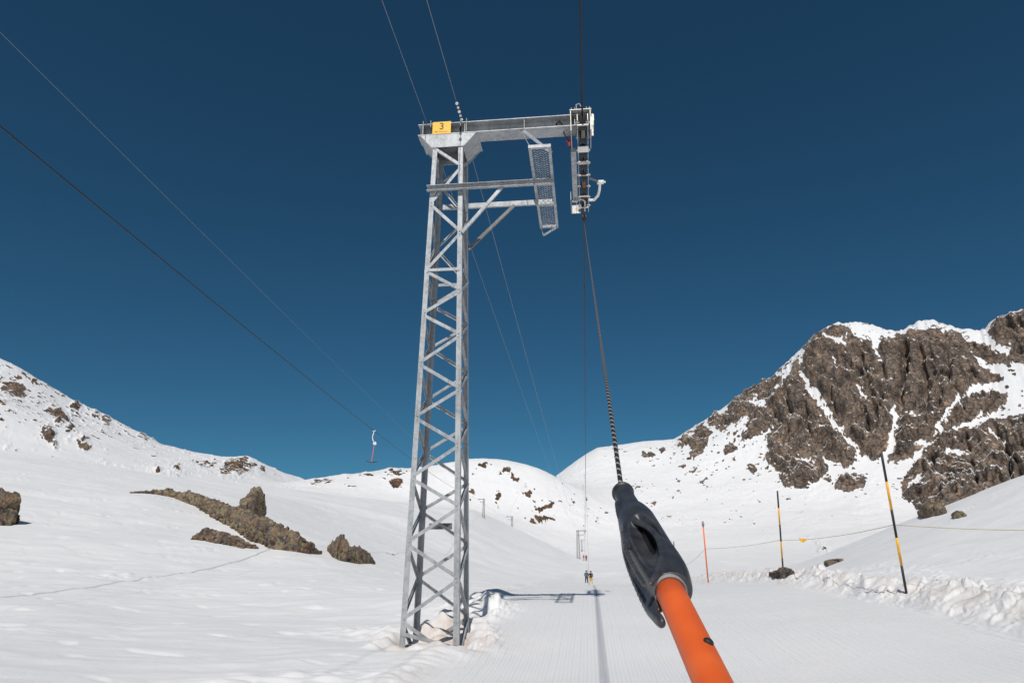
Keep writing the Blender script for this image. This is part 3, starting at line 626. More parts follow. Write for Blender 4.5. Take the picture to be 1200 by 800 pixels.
# back plank
bm = bmesh.new(); z = lz(620)+0.1; box(bm, (-0.32, half(z)+0.02, z-0.05), (0.15, half(z)+0.05, z+0.07)); build('plate', bm, M['dsteel'], tower)
# head: folded box of gussets below the beam
zt0, zt1 = ZT-0.14, ZT+0.20
hw0, hw1 = HT+0.03, HT+0.31; dy0, dy1 = HT+0.02, HT+0.02
for sy in (-1, 1):
    bm = bmesh.new(); prism(bm, [(-hw0, sy*(HT+0.018), zt0), (hw0, sy*(HT+0.018), zt0), (hw1, sy*(HT+0.018), zt1), (-hw1, sy*(HT+0.018), zt1)], (0, sy*0.012, 0))
    bmesh.ops.recalc_face_normals(bm, faces=bm.faces); build('head_plate', bm, M['steel'], tower)
for sx in (-1, 1):
    bm = bmesh.new(); y_ = HT+0.012
    prism(bm, [(sx*(hw0-0.03), -y_, zt0+0.02), (sx*(hw0-0.03), y_, zt0+0.02), (sx*(hw1-0.02), y_, zt1-0.003), (sx*(hw1-0.02), -y_, zt1-0.003)], (-sx*0.012, 0, 0.0))
    bmesh.ops.recalc_face_normals(bm, faces=bm.faces); build('head_plate', bm, M['steel'], tower)
bm = bmesh.new(); box(bm, (-hw1-0.03, -HT-0.035, zt1+0.001), (hw1+0.03, HT+0.06, zt1+0.022)); build('cap_plate', bm, M['steel'], tower)
# crossarm (I beam)
BZ = zt1+0.024; BH, BW, BY = 0.30, 0.40, -0.15; X0, X1 = -0.72, 3.22
bm = bmesh.new()
box(bm, (X0, BY-BW/2, BZ), (X1, BY+BW/2, BZ+0.018)); box(bm, (X0, BY-BW/2, BZ+BH-0.018), (X1, BY+BW/2, BZ+BH)); box(bm, (X0+0.002, BY-0.006, BZ+0.018), (X1-0.002, BY+0.006, BZ+BH-0.018))
for xx in (-0.62, -0.05+0.42, 1.75, 2.9): box(bm, (xx, BY-BW/2+0.02, BZ+0.019), (xx+0.012, BY-0.0065, BZ+BH-0.019)); box(bm, (xx, BY+0.0065, BZ+0.019), (xx+0.012, BY+BW/2-0.02, BZ+BH-0.019))
arm = build('crossarm', bm, M['steel'], tower)
for xx, za in ((-0.60, -0.0), (-0.42, 0.2), (0.28, 0.2), (0.42, 0.0)):
    bm = bmesh.new(); tube(bm, [(xx, BY-BW/2-0.014, BZ+za), (xx, BY-BW/2-0.014, BZ+BH+0.07)], 0.010, 6); build('clamp_bolt', bm, M['alu'], arm)
# number plate with its digit
pl = bmesh.new(); sx0 = -0.37; box(pl, (sx0, BY-BW/2-0.034, BZ-0.01), (sx0+0.43, BY-BW/2-0.026, BZ+0.31)); plate = build('number_sign', pl, M['yellow'], tower); plate['label'] = 'yellow plate with black number 3'
def text(name, s, size, loc, parent, m, th=0.002):
    cu = bpy.data.curves.new(name, 'FONT'); cu.body = s; cu.size = size; cu.align_x = 'CENTER'; cu.align_y = 'CENTER'; cu.extrude = th; cu.offset = 0.0
    o = bpy.data.objects.new(name, cu); C.objects.link(o); o.rotation_euler = (math.pi/2, 0, 0); o.location = loc
    dg = bpy.context.evaluated_depsgraph_get(); me = bpy.data.meshes.new_from_object(o.evaluated_get(dg)); mw = Matrix.Translation(loc) @ Matrix.Rotation(math.pi/2, 4, 'X'); me.transform(mw)
    bpy.data.objects.remove(o); q = link(name, me, None, parent); me.materials.clear(); me.materials.append(m); return q
text('numeral', '3', 0.25, (sx0+0.215, BY-BW/2-0.037, BZ+0.18), plate, M['ink'])
bm = bmesh.new(); box(bm, (sx0+0.05, BY-BW/2-0.037, BZ+0.035), (sx0+0.12, BY-BW/2-0.0342, BZ+0.052)); box(bm, (sx0+0.14, BY-BW/2-0.037, BZ+0.04), (sx0+0.36, BY-BW/2-0.0342, BZ+0.046)); build('small_print', bm, M['ink'], plate)
# walkway struts
zs = 7.96+EYE-0.25; PX0, PX1 = 1.98, 2.38                    # walkway across
hs = half(zs)
bm = bmesh.new(); bar(bm, (-hs-0.06, -hs-0.045, zs), (PX1+0.03, -hs-0.045, zs), 0.012, 0.13, (0, 0, 1)); bar(bm, (-hs-0.06, -hs-0.085, zs+0.059), (PX1+0.03, -hs-0.085, zs+0.059), 0.066, 0.010); bar(bm, (-hs-0.06, -hs-0.085, zs-0.059), (PX1+0.03, -hs-0.085, zs-0.059), 0.066, 0.010)
build('walkway_strut', bm, M['steel'], tower)
bm = bmesh.new(); bar(bm, (-0.25, hs+0.05, zs), (PX1-0.05, hs+0.05, zs), 0.012, 0.12); bar(bm, (-0.25, hs+0.082, zs-0.05), (PX1-0.05, hs+0.082, zs-0.05), 0.05, 0.01); build('walkway_strut', bm, M['steel'], tower)
for sy, xe, w_ in ((-1, 1.25, 0.08), (1, 1.45, 0.09)):
    zd = zs-1.12; bm = bmesh.new(); y0 = sy*(half(zd)+0.03)
    bar(bm, (half(zd)+0.0, y0, zd), (xe, sy*(hs+0.03), zs-0.05), 0.01, w_, (0, 1, 0.001)) if False else bar(bm, (half(zd), y0, zd), (xe, sy*(hs+0.035), zs-0.06), 0.07, 0.05, (0, 1, 0))
    build('diagonal_strut', bm, M['steel'] if sy < 0 else M['dsteel'], tower)
# walkway: frame, expanded metal grating, hangers
WZ = zs+0.066; WY0, WY1 = -1.66, 1.88
wk = bmesh.new()
for x in (PX0, PX1): box(wk, (x-0.03, WY0, WZ), (x+0.03, WY1, WZ+0.07))
for y in (WY0+0.03, WY1-0.03, 0.72): box(wk, (PX0+0.03, y-0.03, WZ+0.002), (PX1-0.03, y+0.03, WZ+0.068))
walk = build('walkway', wk, M['steel'], tower); walk['label'] = 'narrow maintenance walkway hung beside the pylon'
bm = bmesh.new(); ny = 40; nx_ = 6; gx0, gx1 = PX0+0.03, PX1-0.03
for j in range(ny):
    y = WY0+0.06+(WY1-WY0-0.12)*(j+0.5)/ny; pts = []
    dy_ = (WY1-WY0-0.12)/ny
    for i in range(nx_):
        xa = gx0+(gx1-gx0)*i/nx_; xb = gx0+(gx1-gx0)*(i+1)/nx_; xm_ = (xa+xb)/2; s = dy_*0.42*(1 if i % 2 else -1)
        bar(bm, (xa, y-s, WZ+0.03), (xb, y+s, WZ+0.03), 0.0075, 0.005)
for i in range(nx_+1):
    xa = gx0+(gx1-gx0)*i/nx_; bar(bm, (xa, WY0+0.06, WZ+0.034), (xa, WY1-0.06, WZ+0.034), 0.004, 0.004)
build('grating', bm, M['alu'], walk)
for (pa, pb, w_) in (((1.72, BY-0.16, BZ-0.01), (PX1, WY0+0.75, WZ+0.36), 0.07), ((PX1, WY0+0.75, WZ+0.36), (PX1, WY0+0.10, WZ+0.07), 0.05), ((PX0, WY0+0.05, WZ+0.07), (1.68, BY-0.12, BZ), 0.014), ((PX1, WY1-0.05, WZ), (PX0+0.05, WY1-0.05, WZ-0.22), 0.05), ((PX0+0.05, WY1-0.05, WZ-0.22), (PX0, WY1-0.05, WZ), 0.02)):
    bm = bmesh.new(); bar(bm, pa, pb, w_, max(0.01, w_*0.3), (0, 1, 0.3)); build('hanger', bm, M['steel'], walk)
# sheave train at the arm's end
RX = 3.08; RZ = BZ+0.02                         # haul rope in pylon coordinates
st = bmesh.new(); SY0, SY1 = -0.75, 3.05
for x in (-0.115, 0.115):
    bar(st, (RX+x, SY0, RZ-0.10), (RX+x, SY1, RZ-0.30), 0.014, 0.17)
train = build('sheave_train', st, M['alu'], tower); train['label'] = 'row of rope wheels between pale side plates at the arm end'
tz_ = lambda y: RZ-0.10-0.20*(y-SY0)/(SY1-SY0)
ws = [-0.55, -0.05, 0.45, 0.95, 1.45, 1.95, 2.45, 2.85]
for y in ws:
    bm = bmesh.new(); z = tz_(y); 
    prof = [(-0.07, 0.15), (-0.065, 0.19), (-0.025, 0.165), (0.025, 0.165), (0.065, 0.19), (0.07, 0.15)]
    rings = []
    for (xx, rr_) in [(-0.071, 0.02)]+prof+[(0.071, 0.02)]:
        rings.append([bm.verts.new((RX+xx, y+rr_*math.cos(a), z+0.02+rr_*math.sin(a))) for a in [2*math.pi*k_/20 for k_ in range(20)]])
    for a, b in zip(rings, rings[1:]):
        for k_ in range(20): bm.faces.new([a[k_], a[(k_+1) % 20], b[(k_+1) % 20], b[k_]])
    bm.faces.new(rings[0][::-1]); bm.faces.new(rings[-1]); bmesh.ops.recalc_face_normals(bm, faces=bm.faces)
    build('sheave', bm, M['rubber'], train)
    bm = bmesh.new(); tube(bm, [(RX-0.16, y, z), (RX+0.17, y, z)], 0.018, 8); tube(bm, [(RX-0.145, y, z), (RX-0.124, y, z)], 0.036, 6); tube(bm, [(RX+0.124, y, z), (RX+0.148, y, z)], 0.036, 6); build('axle', bm, M['alu'], train)
for (y, l, c_) in ((-0.7, 0.04, 'alu'), (0.2, 0.22, 'white'), (0.72, 0.12, 'alu'), (1.2, 0.035, 'alu'), (2.12, 0.04, 'white'), (2.66, 0.05, 'alu')):
    z = tz_(y)-0.13 if l > 0.1 else tz_(y)-0.155
    bm = bmesh.new(); box(bm, (RX-0.125, y-l/2, z-0.026), (RX+0.125, y+l/2, z-0.006)); build('cross_plate', bm, M[c_], train)
for y in (-0.3, 1.7, 2.3): 
    bm = bmesh.new(); z = tz_(y)-0.09; box(bm, (RX-0.035, y-0.16, z-0.03), (RX+0.05, y+0.14, z)); build('rocker', bm, M['rust' if y > 1.5 else 'dsteel'], train)
# rocker beam on the left, end housings, collar round the beam
bm = bmesh.new(); bar(bm, (RX-0.225, 0.35, RZ-0.20), (RX-0.225, 2.35, RZ-0.34), 0.125, 0.12); build('rocker_beam', bm, M['steel'], train)
bm = bmesh.new()
for x in (-0.34, -0.20): box(bm, (RX+x-0.006, 2.2, RZ-0.46), (RX+x+0.006, 2.95, RZ-0.22))
box(bm, (RX-0.32, 2.93, RZ-0.46), (RX-0.10, 2.955, RZ-0.22)); box(bm, (RX-0.31, 2.25, RZ-0.475), (RX-0.16, 2.32, RZ-0.462))
tube(bm, [(RX-0.16, 2.35, RZ-0.40), (RX-0.05, 2.25, RZ-0.44), (RX+0.02, 2.35, RZ-0.44), (RX+0.02, 2.9, RZ-0.42)], 0.022, 8)
build('end_housing', bm, M['alu'], train)
bm = bmesh.new()
for x in (RX-0.26, RX+0.18):
    box(bm, (x-0.008, -0.45, BZ-0.20), (x+0.008, 0.30, BZ+0.33))
box(bm, (RX-0.28, -0.46, BZ+0.331), (RX+0.21, -0.1, BZ+0.35))
box(bm, (RX+0.189, -0.35, BZ-0.02), (RX+0.25, -0.33, BZ+0.28)); box(bm, (RX+0.189, 0.05, BZ-0.02), (RX+0.25, 0.07, BZ+0.28)); box(bm, (RX+0.25, -0.35, BZ+0.1), (RX+0.262, 0.07, BZ+0.26))
for x in (RX-0.24, RX-0.16, RX+0.1, RX+0.17): tube(bm, [(x, -0.42, BZ+0.35), (x, -0.42, BZ+0.42)], 0.012, 6)
build('arm_bracket', bm, M['alu'], train)
bm = bmesh.new(); tube(bm, [(RX-0.12, -0.45, BZ+0.35), (RX-0.13, -0.45, BZ+0.47), (RX-0.06, -0.45, BZ+0.50), (RX-0.02, -0.45, BZ+0.42)], 0.012, 6); build('lifting_hook', bm, M['alu'], train)
# catching arm on the right
bm = bmesh.new(); zz_ = RZ-0.36
tube(bm, [(RX+0.12, 2.45, zz_), (RX+0.26, 2.42, zz_-0.02), (RX+0.36, 2.25, zz_), (RX+0.40, 2.05, zz_+0.04), (RX+0.41, 1.75, zz_+0.08)], 0.035, 10)
tube(bm, [(RX+0.34, 1.72, zz_+0.08), (RX+0.50, 1.72, zz_+0.08)], 0.055, 8); tube(bm, [(RX+0.49, 1.72, zz_+0.08), (RX+0.55, 1.72, zz_+0.08)], 0.025, 6)
build('catcher_arm', bm, M['white'], train)
bm = bmesh.new(); bar(bm, (RX+0.12, 1.52, zz_+0.10), (RX+0.36, 1.68, zz_+0.08), 0.05, 0.03); build('catcher_stay', bm, M['dsteel'], train)
# red limit switch and its black lead
bm = bmesh.new(); box(bm, (RX-0.345, 0.05, RZ-0.18), (RX-0.285, 0.2, RZ-0.08)); tube(bm, [(RX-0.39, 0.1, RZ-0.12), (RX-0.25, 0.1, RZ-0.12)], 0.011, 6); build('limit_switch', bm, M['red'], train)
bm = bmesh.new(); tube(bm, [(RX-0.56, -0.14, BZ+0.10), (RX-0.60, -0.18, BZ+0.20), (RX-0.52, -0.22, BZ+0.23), (RX-0.46, -0.2, BZ+0.14), (RX-0.42, -0.1, BZ-0.05), (RX-0.33, 0.05, BZ-0.12), (RX-0.30, 0.28, BZ-0.10), (RX-0.25, 0.4, BZ-0.15)], 0.016, 8); build('switch_lead', bm, M['rubber'], train)

tower_mw = Matrix.Translation((TX, TY, 0.25)) @ Matrix.Rotation(tz, 4, 'Z')
def tw(x, y, z): return tower_mw @ Vector((x, y, z))
# black cable and insulator beads on top of the arm
IN = Vector((0.30, -0.05, BZ+BH+0.05))
bm = bmesh.new(); tube(bm, [IN, IN+Vector((0.15, 0.02, 0.02)), IN+Vector((0.35, 0.03, 0.015)), IN+Vector((0.5, 0.02, -0.02))], [0.02, 0.03, 0.022, 0.01], 8)
tube(bm, [IN+Vector((-0.02, -0.42, 0.33)), IN+Vector((0.0, -0.30, 0.15)), IN+Vector((0.08, -0.12, 0.03)), IN+Vector((0.25, 0, 0.02))], 0.009, 6)
tube(bm, [IN+Vector((-0.02, -0.1, 0)), IN+Vector((-0.06, -0.14, -0.12)), IN+Vector((-0.03, -0.15, -0.25)), IN+Vector((0.06, -0.15, -0.36))], 0.013, 6); build('cable_lead', bm, M['rubber'], tower)

# ------------------------------------------------------------------ ROPES
def catenary(a, b, sag, n=24, r=0.01, m=None, name='wire', label='', cat='wire', group=None, sides=6, extra=None):
    a, b = Vector(a), Vector(b); bm = bmesh.new()
    pts = [a.lerp(b, (i/n)**1.6) + Vector((0, 0, -4*sag*(i/n)**1.6*(1-(i/n)**1.6))) for i in range(n+1)]
    pts = (extra or [])+pts
    tube(bm, pts, r, sides); o = build(name, bm, m, None, True); tag(o, label, cat, group); return o
def along(d): return Vector((math.sin(LINE)*d, math.cos(LINE)*d, 0))
rope_at = tw(RX, 0, RZ-0.0)
# far pylons of this lift (foot found on the snow)
def far_tower(foot, height, side, label, group, heading=LINE):
    s = height/11.2; bm = bmesh.new(); w0, w1 = 0.55*s*1.1, 0.34*s*1.1; H = height*0.94; t = 0.20*s
    def P(sx, sy, k): w_ = w0+(w1-w0)*k; return (sx*w_, sy*w_, H*k-0.5*(k == 0))
    for sx in (-1, 1):
        for sy in (-1, 1): bar(bm, P(sx, sy, 0), P(sx, sy, 1), t, t, (0, 1, 0))
    n = 14
    for f in range(4):
        a_, b_ = [((-1, -1), (1, -1)), ((1, -1), (1, 1)), ((1, 1), (-1, 1)), ((-1, 1), (-1, -1))][f]
        for i in range(n):
            p, q = (a_, b_) if i % 2 else (b_, a_); bar(bm, P(p[0], p[1], (i+.02)/n), P(q[0], q[1], (i+1)/n), t*.5, t*.5, (0.1, 1, 0))
    bm_arm = bm; bar(bm, (-side*0.7*s, 0, H+0.16*s), (side*3.3*s, 0, H+0.16*s), 0.3*s, 0.3*s)
    bar(bm, (-side*0.3*s, 0, H*0.86), (side*2.4*s, 0, H*0.86), 0.1*s, 0.12*s); bar(bm, (side*0.4*s, 0, H*0.78), (side*1.4*s, 0, H*0.86), 0.08*s, 0.08*s)
    bar(bm, (side*2.1*s, -1.8*s, H*0.865), (side*2.1*s, 1.8*s, H*0.865), 0.45*s, 0.06*s)
    bar(bm, (side*3.1*s, -1.6*s, H-0.05*s), (side*3.1*s, 1.6*s, H-0.05*s), 0.28*s, 0.35*s)
    bmesh.ops.recalc_face_normals(bm, faces=bm.faces)
    o = build('lift_tower', bm, M['dsteel'], None); o.location = foot; o.rotation_euler = (0, 0, -heading)
    tag(o, label, 'lift pylon', group)
    mw = Matrix.Translation(foot) @ Matrix.Rotation(-heading, 4, 'Z')
    return mw @ Vector((side*3.1*s, 0, H+0.05*s)), mw @ Vector((-side*0.5*s, 0, H+0.3*s)), mw @ Vector((side*0.3*s, 0, H+0.3*s))
def place_tower(px, ytop, ybot, Zc, side, label, group, heading=LINE, x_arm=None):
    d = ray(px, ybot); top = atZ(px, ytop, Zc); z0 = zt(top.x, top.y)
    foot = Vector((top.x, top.y, z0)); return far_tower(foot, max(3, top.z-z0), side, label, group, heading)
G1 = 'distant pylons of the tow lift'
t2 = place_tower(677.0, 620, 660, 222, 1, 'distant lattice pylon directly behind the skiers on the track, arm to the right', G1)
t3 = place_tower(681.5, 631.5, 655, 350, 1, 'smaller faint pylon just behind the pylon above the skiers', G1)
t4 = place_tower(683.5, 592, 605, 470, 1, 'tiny pylon high on the far snow slope below the topmost one', G1)
t5 = place_tower(684.5, 562, 572, 560, 1, 'topmost tiny pylon on the far snow slope under the overhead rope', G1)
G2 = 'pylons of the second lift'
s1 = place_tower(567, 583.5, 626, 195, -1, 'slim lattice pylon on the snow slope just right of the big pylon', G2, R(2))
s2 = place_tower(600, 604, 621, 345, -1, 'smaller pylon farther up the second lift line, mid slope', G2, R(2))
s3 = place_tower(616.5, 592, 603, 430, -1, 'tiniest pylon farthest up the second lift line', G2, R(2))
# haul rope: in over the sheaves from behind the viewer, on to the next pylons
bm = bmesh.new()
seq = [rope_at-along(60)+Vector((0, 0, -1.5)), rope_at-along(25)+Vector((0, 0, -0.35)), rope_at-along(0.9)+Vector((0, 0, 0.05))]
end = tw(RX, SY1, RZ-0.10)
seq.append(end)
def sagged(a, b, sag, n):
    return [a.lerp(b, (i/n)**1.5)+Vector((0, 0, -4*sag*(i/n)**1.5*(1-(i/n)**1.5))) for i in range(1, n+1)]
seq += sagged(end, t2[0], 1.8, 16); seq += sagged(t2[0], t3[0], 0.5, 5); seq += sagged(t3[0], t4[0], 0.8, 5); seq += sagged(t4[0], t5[0], 0.5, 4)
tube(bm, seq, 0.020, 8); o = build('haul_rope', bm, M['cable'], None, True); tag(o, 'dark steel haul rope running overhead through the wheels of the big pylon', 'cable')
# two thin wires resting on the arm
A1 = tw(-0.52, 0, BZ+BH+0.03); A2 = tw(0.30, -0.02, BZ+BH+0.06)
for (A, tgt, nm, lab, r_) in ((A1, t2[1], 'signal_wire', 'thin pale wire crossing the left end of the crossarm', 0.006), (A2, t2[2], 'signal_wire', 'thin pale wire with white beads crossing the crossarm beside the yellow plate', 0.007)):
    bm = bmesh.new(); s_ = [A-along(45)+Vector((-0.6, 0, 2.0)), A]+sagged(A, tgt, 1.6, 16)
    tube(bm, s_, r_, 6); o = build(nm, bm, M['wire'], None, True); tag(o, lab, 'wire')
    if A is A2:
        dv = (s_[0]-A).normalized()
        for q in range(6):
            b2 = bmesh.new(); bmesh.ops.create_icosphere(b2, subdivisions=2, radius=0.036 if q % 2 else 0.028, matrix=Matrix.Translation(A+dv*(0.16+0.14*q))); build('bead', b2, M['white'], o, True)
# the second lift's ropes
p0 = atY(-260, -60, 9.0); pA = atY(0, 149, 14.0)
def rope2(pts_px, m, r, name, label, cat):
    bm = bmesh.new(); tube(bm, pts_px, r, 8); o = build(name, bm, m, None, True); tag(o, label, cat); return o
q0 = Vector((-12.3, 14.0, atY(0, 148, 14).z)); qe = s1[0]
base = [q0+(q0-qe).normalized()*22]+[q0]+sagged(q0, qe, 1.5, 26)+sagged(qe, s2[0], 0.8, 6)+sagged(s2[0], s3[0], 0.4, 4)
rope2(base, M['cable'], 0.020, 'haul_rope', 'dark rope of the second lift descending from upper left with one hanging T-bar', 'cable')
q1 = atY(0, 38, 12.0); q1e = s1[1]
rope2([q1+(q1-q1e).normalized()*20, q1]+sagged(q1, q1e, 1.0, 26), M['grey'], 0.0042, 'signal_wire', 'very thin wire above the second lift rope in the left sky', 'wire')
# retracted T-bar hanging on the second rope
best = min(base, key=lambda p: 1e9); 
def proj(p): 
    z = p.z-EYE; zc = p.y*CP+z*SP; return 600+F0*p.x/zc, 400-F0*(z*CP-p.y*SP)/zc, zc
fine = []
for a, b in zip(base[1:], base[2:]):
    for k_ in range(20): fine.append(a.lerp(b, k_/20))
hp = min(fine, key=lambda p: abs(proj(p)[0]-438)); sc = proj(hp)[2]/F0
hb = empty('t_bar', hp); tag(hb, 'retracted T-bar with white hanger and red stem dangling from the second rope', 'T-bar')
u_ = sc
bm = bmesh.new(); tube(bm, [(0.3*u_, 0, 0), (0, 0, -1*u_), (-1.2*u_, 0, -5*u_), (-1.5*u_, 0, -8*u_), (-0.6*u_, 0, -11*u_), (1.2*u_, 0, -13.5*u_)], 0.55*u_, 8); tube(bm, [(-1.6*u_, 0, -0.3*u_), (1.6*u_, 0, 0.3*u_)], 0.6*u_, 8); build('hanger', bm, M['white'], hb, True)
bm = bmesh.new(); tube(bm, [(1.6*u_, -1.0*u_, -14.5*u_), (1.6*u_, 1.0*u_, -14.5*u_)], 2.0*u_, 14); build('reel_box', bm, M['white'], hb)
bm = bmesh.new(); tube(bm, [(1.2*u_, 0, -16.5*u_), (-0.9*u_, 0, -36*u_)], 0.5*u_, 8); build('stem', bm, M['pinkred'], hb)
bm = bmesh.new(); bar(bm, (-7*u_, 0, -35.3*u_), (-0.9*u_, 0, -36.5*u_), 1.2*u_, 0.8*u_); bar(bm, (-0.9*u_, 0, -36.5*u_), (5.5*u_, 0, -36.0*u_), 1.2*u_, 0.8*u_); build('crossbar', bm, M['poleblack'], hb)

# ------------------------------------------------------------------ TOW BAR IN FRONT OF THE VIEWER
def ctr(w): return (0.2+0.028*w, -0.315+0.059*w) if w >= 0 else (0.2+0.052*w, -0.315+0.022*w)
base_c = cam(0.2, -0.315, 0.87)
tow = empty('tow_bar', base_c); tag(tow, 'orange tow bar with black plastic grip reaching up from the lower edge', 'tow bar')
# grip frame: w = camera forward, u = right, v = up (a real rigid frame at a fixed place)
Rg = Matrix(((1, 0, 0), (0, CP, -SP), (0, SP, CP))).transposed()   # rows: right, forward, up
right, fwd, upv = Vector((1, 0, 0)), Vector((0, CP, SP)), Vector((0, -SP, CP))
def gp(u, v, w):
    c = ctr(w); return cam(c[0]+u, c[1]+v, 0.87+w)-base_c
# tube: local z along its axis
a0 = gp(0, 0, 0.004); a1 = gp(0, 0, -0.75); ax = (a0-a1); Lt = ax.length
def aligned(name, bm, m, org, direction, parent, smooth=True):
    o = build(name, bm, m, parent, smooth); o.location = org; o.rotation_mode = 'QUATERNION'; o.rotation_quaternion = direction.to_track_quat('Z', 'Y'); return o
bm = bmesh.new(); tube(bm, [(0, 0, Lt*i/12) for i in range(13)], 0.0182, 48); aligned('tube', bm, M['tube'], a1, ax, tow)
# rivet on the tube, on the side towards the viewer
axn = ax.normalized(); nn_ = right*0.40+upv*0.92; nn_ = (nn_-axn*nn_.dot(axn)).normalized(); c0 = gp(0, 0, -0.182)
bm = bmesh.new(); tube(bm, [c0+nn_*0.0165, c0+nn_*0.0200, c0+nn_*0.0216], [0.0054, 0.0052, 0.0030], 20); build('rivet', bm, M['rubber'], tow, True)
# grip as a smooth solid
def smin(a, b, k):
    h = np.clip(0.5+0.5*(b-a)/k, 0, 1); return b+(a-b)*h-k*h*(1-h)
def smax(a, b, k): return -smin(-a, -b, k)
h = 0.0018
gu = np.arange(-0.062, 0.062, h); gv = np.arange(-0.056, 0.052, h); gw = np.arange(-0.135, 0.48, h)
U, V_, W_ = np.meshgrid(gu, gv, gw, indexing='ij')
wk_ = np.array([-0.01, 0.0, 0.04, 0.08, 0.13, 0.19, 0.25, 0.29, 0.33, 0.38, 0.43, 0.452, 0.465])
aa = np.interp(gw, wk_, [0.024, 0.025, 0.030, 0.032, 0.033, 0.033, 0.031, 0.026, 0.0195, 0.018, 0.0175, 0.013, 0.008])
bb = np.interp(gw, wk_, [0.022, 0.024, 0.027, 0.031, 0.034, 0.035, 0.034, 0.028, 0.0195, 0.018, 0.0175, 0.013, 0.008])
cu_ = np.interp(gw, wk_, [0.002, 0.003, 0.004, 0.002, -0.001, -0.002, -0.001, 0, 0, 0, 0, 0, 0])
aa, bb, cu_ = gsm(aa, 3)[None, None, :], gsm(bb, 3)[None, None, :], gsm(cu_, 4)[None, None, :]
e_ = np.sqrt(((U-cu_)/aa)**2+(V_/bb)**2); body = (e_-1)*np.minimum(aa, bb)*0.9
body = np.maximum(body, np.maximum(-0.006-W_, W_-0.468))
def caps(pts, rs, flat=(1, 1)):
    d_ = np.full(U.shape, 1e9)
    for (a, b), (ra, rb) in zip(zip(pts, pts[1:]), zip(rs, rs[1:])):
        a, b = np.array(a), np.array(b); e = b-a
        t = np.clip(((U-a[0])*e[0]+(V_-a[1])*e[1]+(W_-a[2])*e[2])/(e@e), 0, 1)
        d_ = smin(d_, np.sqrt(((U-a[0]-t*e[0])*flat[0])**2+((V_-a[1]-t*e[1])*flat[1])**2+(W_-a[2]-t*e[2])**2)-(ra+(rb-ra)*t), 0.004)
    return d_
def ellip(c, r): 
    q = np.sqrt(((U-c[0])/r[0])**2+((V_-c[1])/r[1])**2+((W_-c[2])/r[2])**2); return (q-1)*min(r)
def uvw(px, py, v):
    tx, ty = (px-600)/F0, (400-py)/F0; w = 0.1
    for _ in range(60): w = w+0.8*(((ctr(w)[1]+v)/ty-0.87)-w)*0.6
    return (tx*(0.87+w)-ctr(w)[0], v, w)
def spl(P, Rr, n=5):
    P = [np.array(p, float) for p in P]; P = [2*P[0]-P[1]]+P+[2*P[-1]-P[-2]]; Rr = [Rr[0]]+list(Rr)+[Rr[-1]]; o = []; rr_ = []
    for i in range(1, len(P)-2):
        for k_ in range(n):
            t = k_/n; o.append(0.5*(2*P[i]+(P[i+1]-P[i-1])*t+(2*P[i-1]-5*P[i]+4*P[i+1]-P[i+2])*t*t+(3*P[i]-P[i-1]-3*P[i+1]+P[i+2])*t**3)); rr_.append(Rr[i]*(1-t)+Rr[i+1]*t)
    o.append(P[-2]); rr_.append(Rr[-2]); return o, rr_
def scaps(P, Rr, flat=(1, 1)):
    P, Rr = spl(P, Rr); return caps(P, Rr, flat)
# wide hollow facing the viewer
scoop = smin(ellip((-0.011, 0.034, 0.125), (0.0245, 0.0240, 0.078)), ellip((-0.014, 0.028, 0.065), (0.0150, 0.0175, 0.055)), 0.01); body = smax(body, -scoop, 0.0025)
# deep pocket in the upper right of the hollow
eye = scaps([(u_, 0.0, w_) for (u_, _, w_) in (uvw(741, 617, 0.014), uvw(755, 621, 0.014), uvw(764, 631, 0.014), uvw(768, 652, 0.012))], [0.003, 0.0085, 0.0100, 0.003], (1, 0.4)); body = smax(body, -smax(eye, V_-0.022, 0.002), 0.0012)
# moulded ridges that frame the hollow
ridgeR = scaps([uvw(733, 609, 0.016), uvw(746, 612, 0.025), uvw(761, 619, 0.029), uvw(772, 632, 0.029), uvw(776, 650, 0.027), uvw(771, 668, 0.022), uvw(762, 684, 0.017)], [0.003, 0.0034, 0.0038, 0.0044, 0.0044, 0.0036, 0.003]); body = smin(body, ridgeR, 0.005)
ridgeL = scaps([uvw(733, 609, 0.018), uvw(732, 628, 0.012), uvw(735, 648, 0.008), uvw(745, 668, 0.006), uvw(756, 686, 0.006)], [0.002, 0.003, 0.0032, 0.0032, 0.0028]); body = smin(body, ridgeL, 0.004)
# narrow hole in the left wall, slim rib up the neck
hole = scaps([uvw(731.5, 624, 0.004), uvw(732.5, 642, 0.0)], [0.0035, 0.0035], (1, 0.6)); body = smax(body, -hole, 0.0015)
rib = scaps([uvw(722.5, 588, 0.004), uvw(725, 602, 0.002), uvw(730, 620, 0.0)], [0.0035, 0.004, 0.003]); body = smin(body, rib, 0.0025)
# slim outer arm running back to the tube on the left
fin = scaps([(-0.021, -0.008, 0.255), (-0.0285, -0.016, 0.20), (-0.0310, -0.022, 0.15), (-0.0300, -0.025, 0.08), (-0.0268, -0.024, 0.0), (-0.0228, -0.017, -0.045), (-0.0205, -0.012, -0.072)], [0.005, 0.0050, 0.0046, 0.0044, 0.0044, 0.0050, 0.0046], (1, 0.75))
body = smin(body, fin, 0.0035)
web = scaps([(-0.016, -0.018, 0.14), (-0.018, -0.020, 0.08), (-0.017, -0.017, 0.0), (-0.015, -0.013, -0.03)], [0.010, 0.010, 0.008, 0.004]); body = smin(body, web, 0.003)
lobe = ellip((0.017, 0.0, 0.045), (0.014, 0.020, 0.06)); body = smin(body, lobe, 0.010)
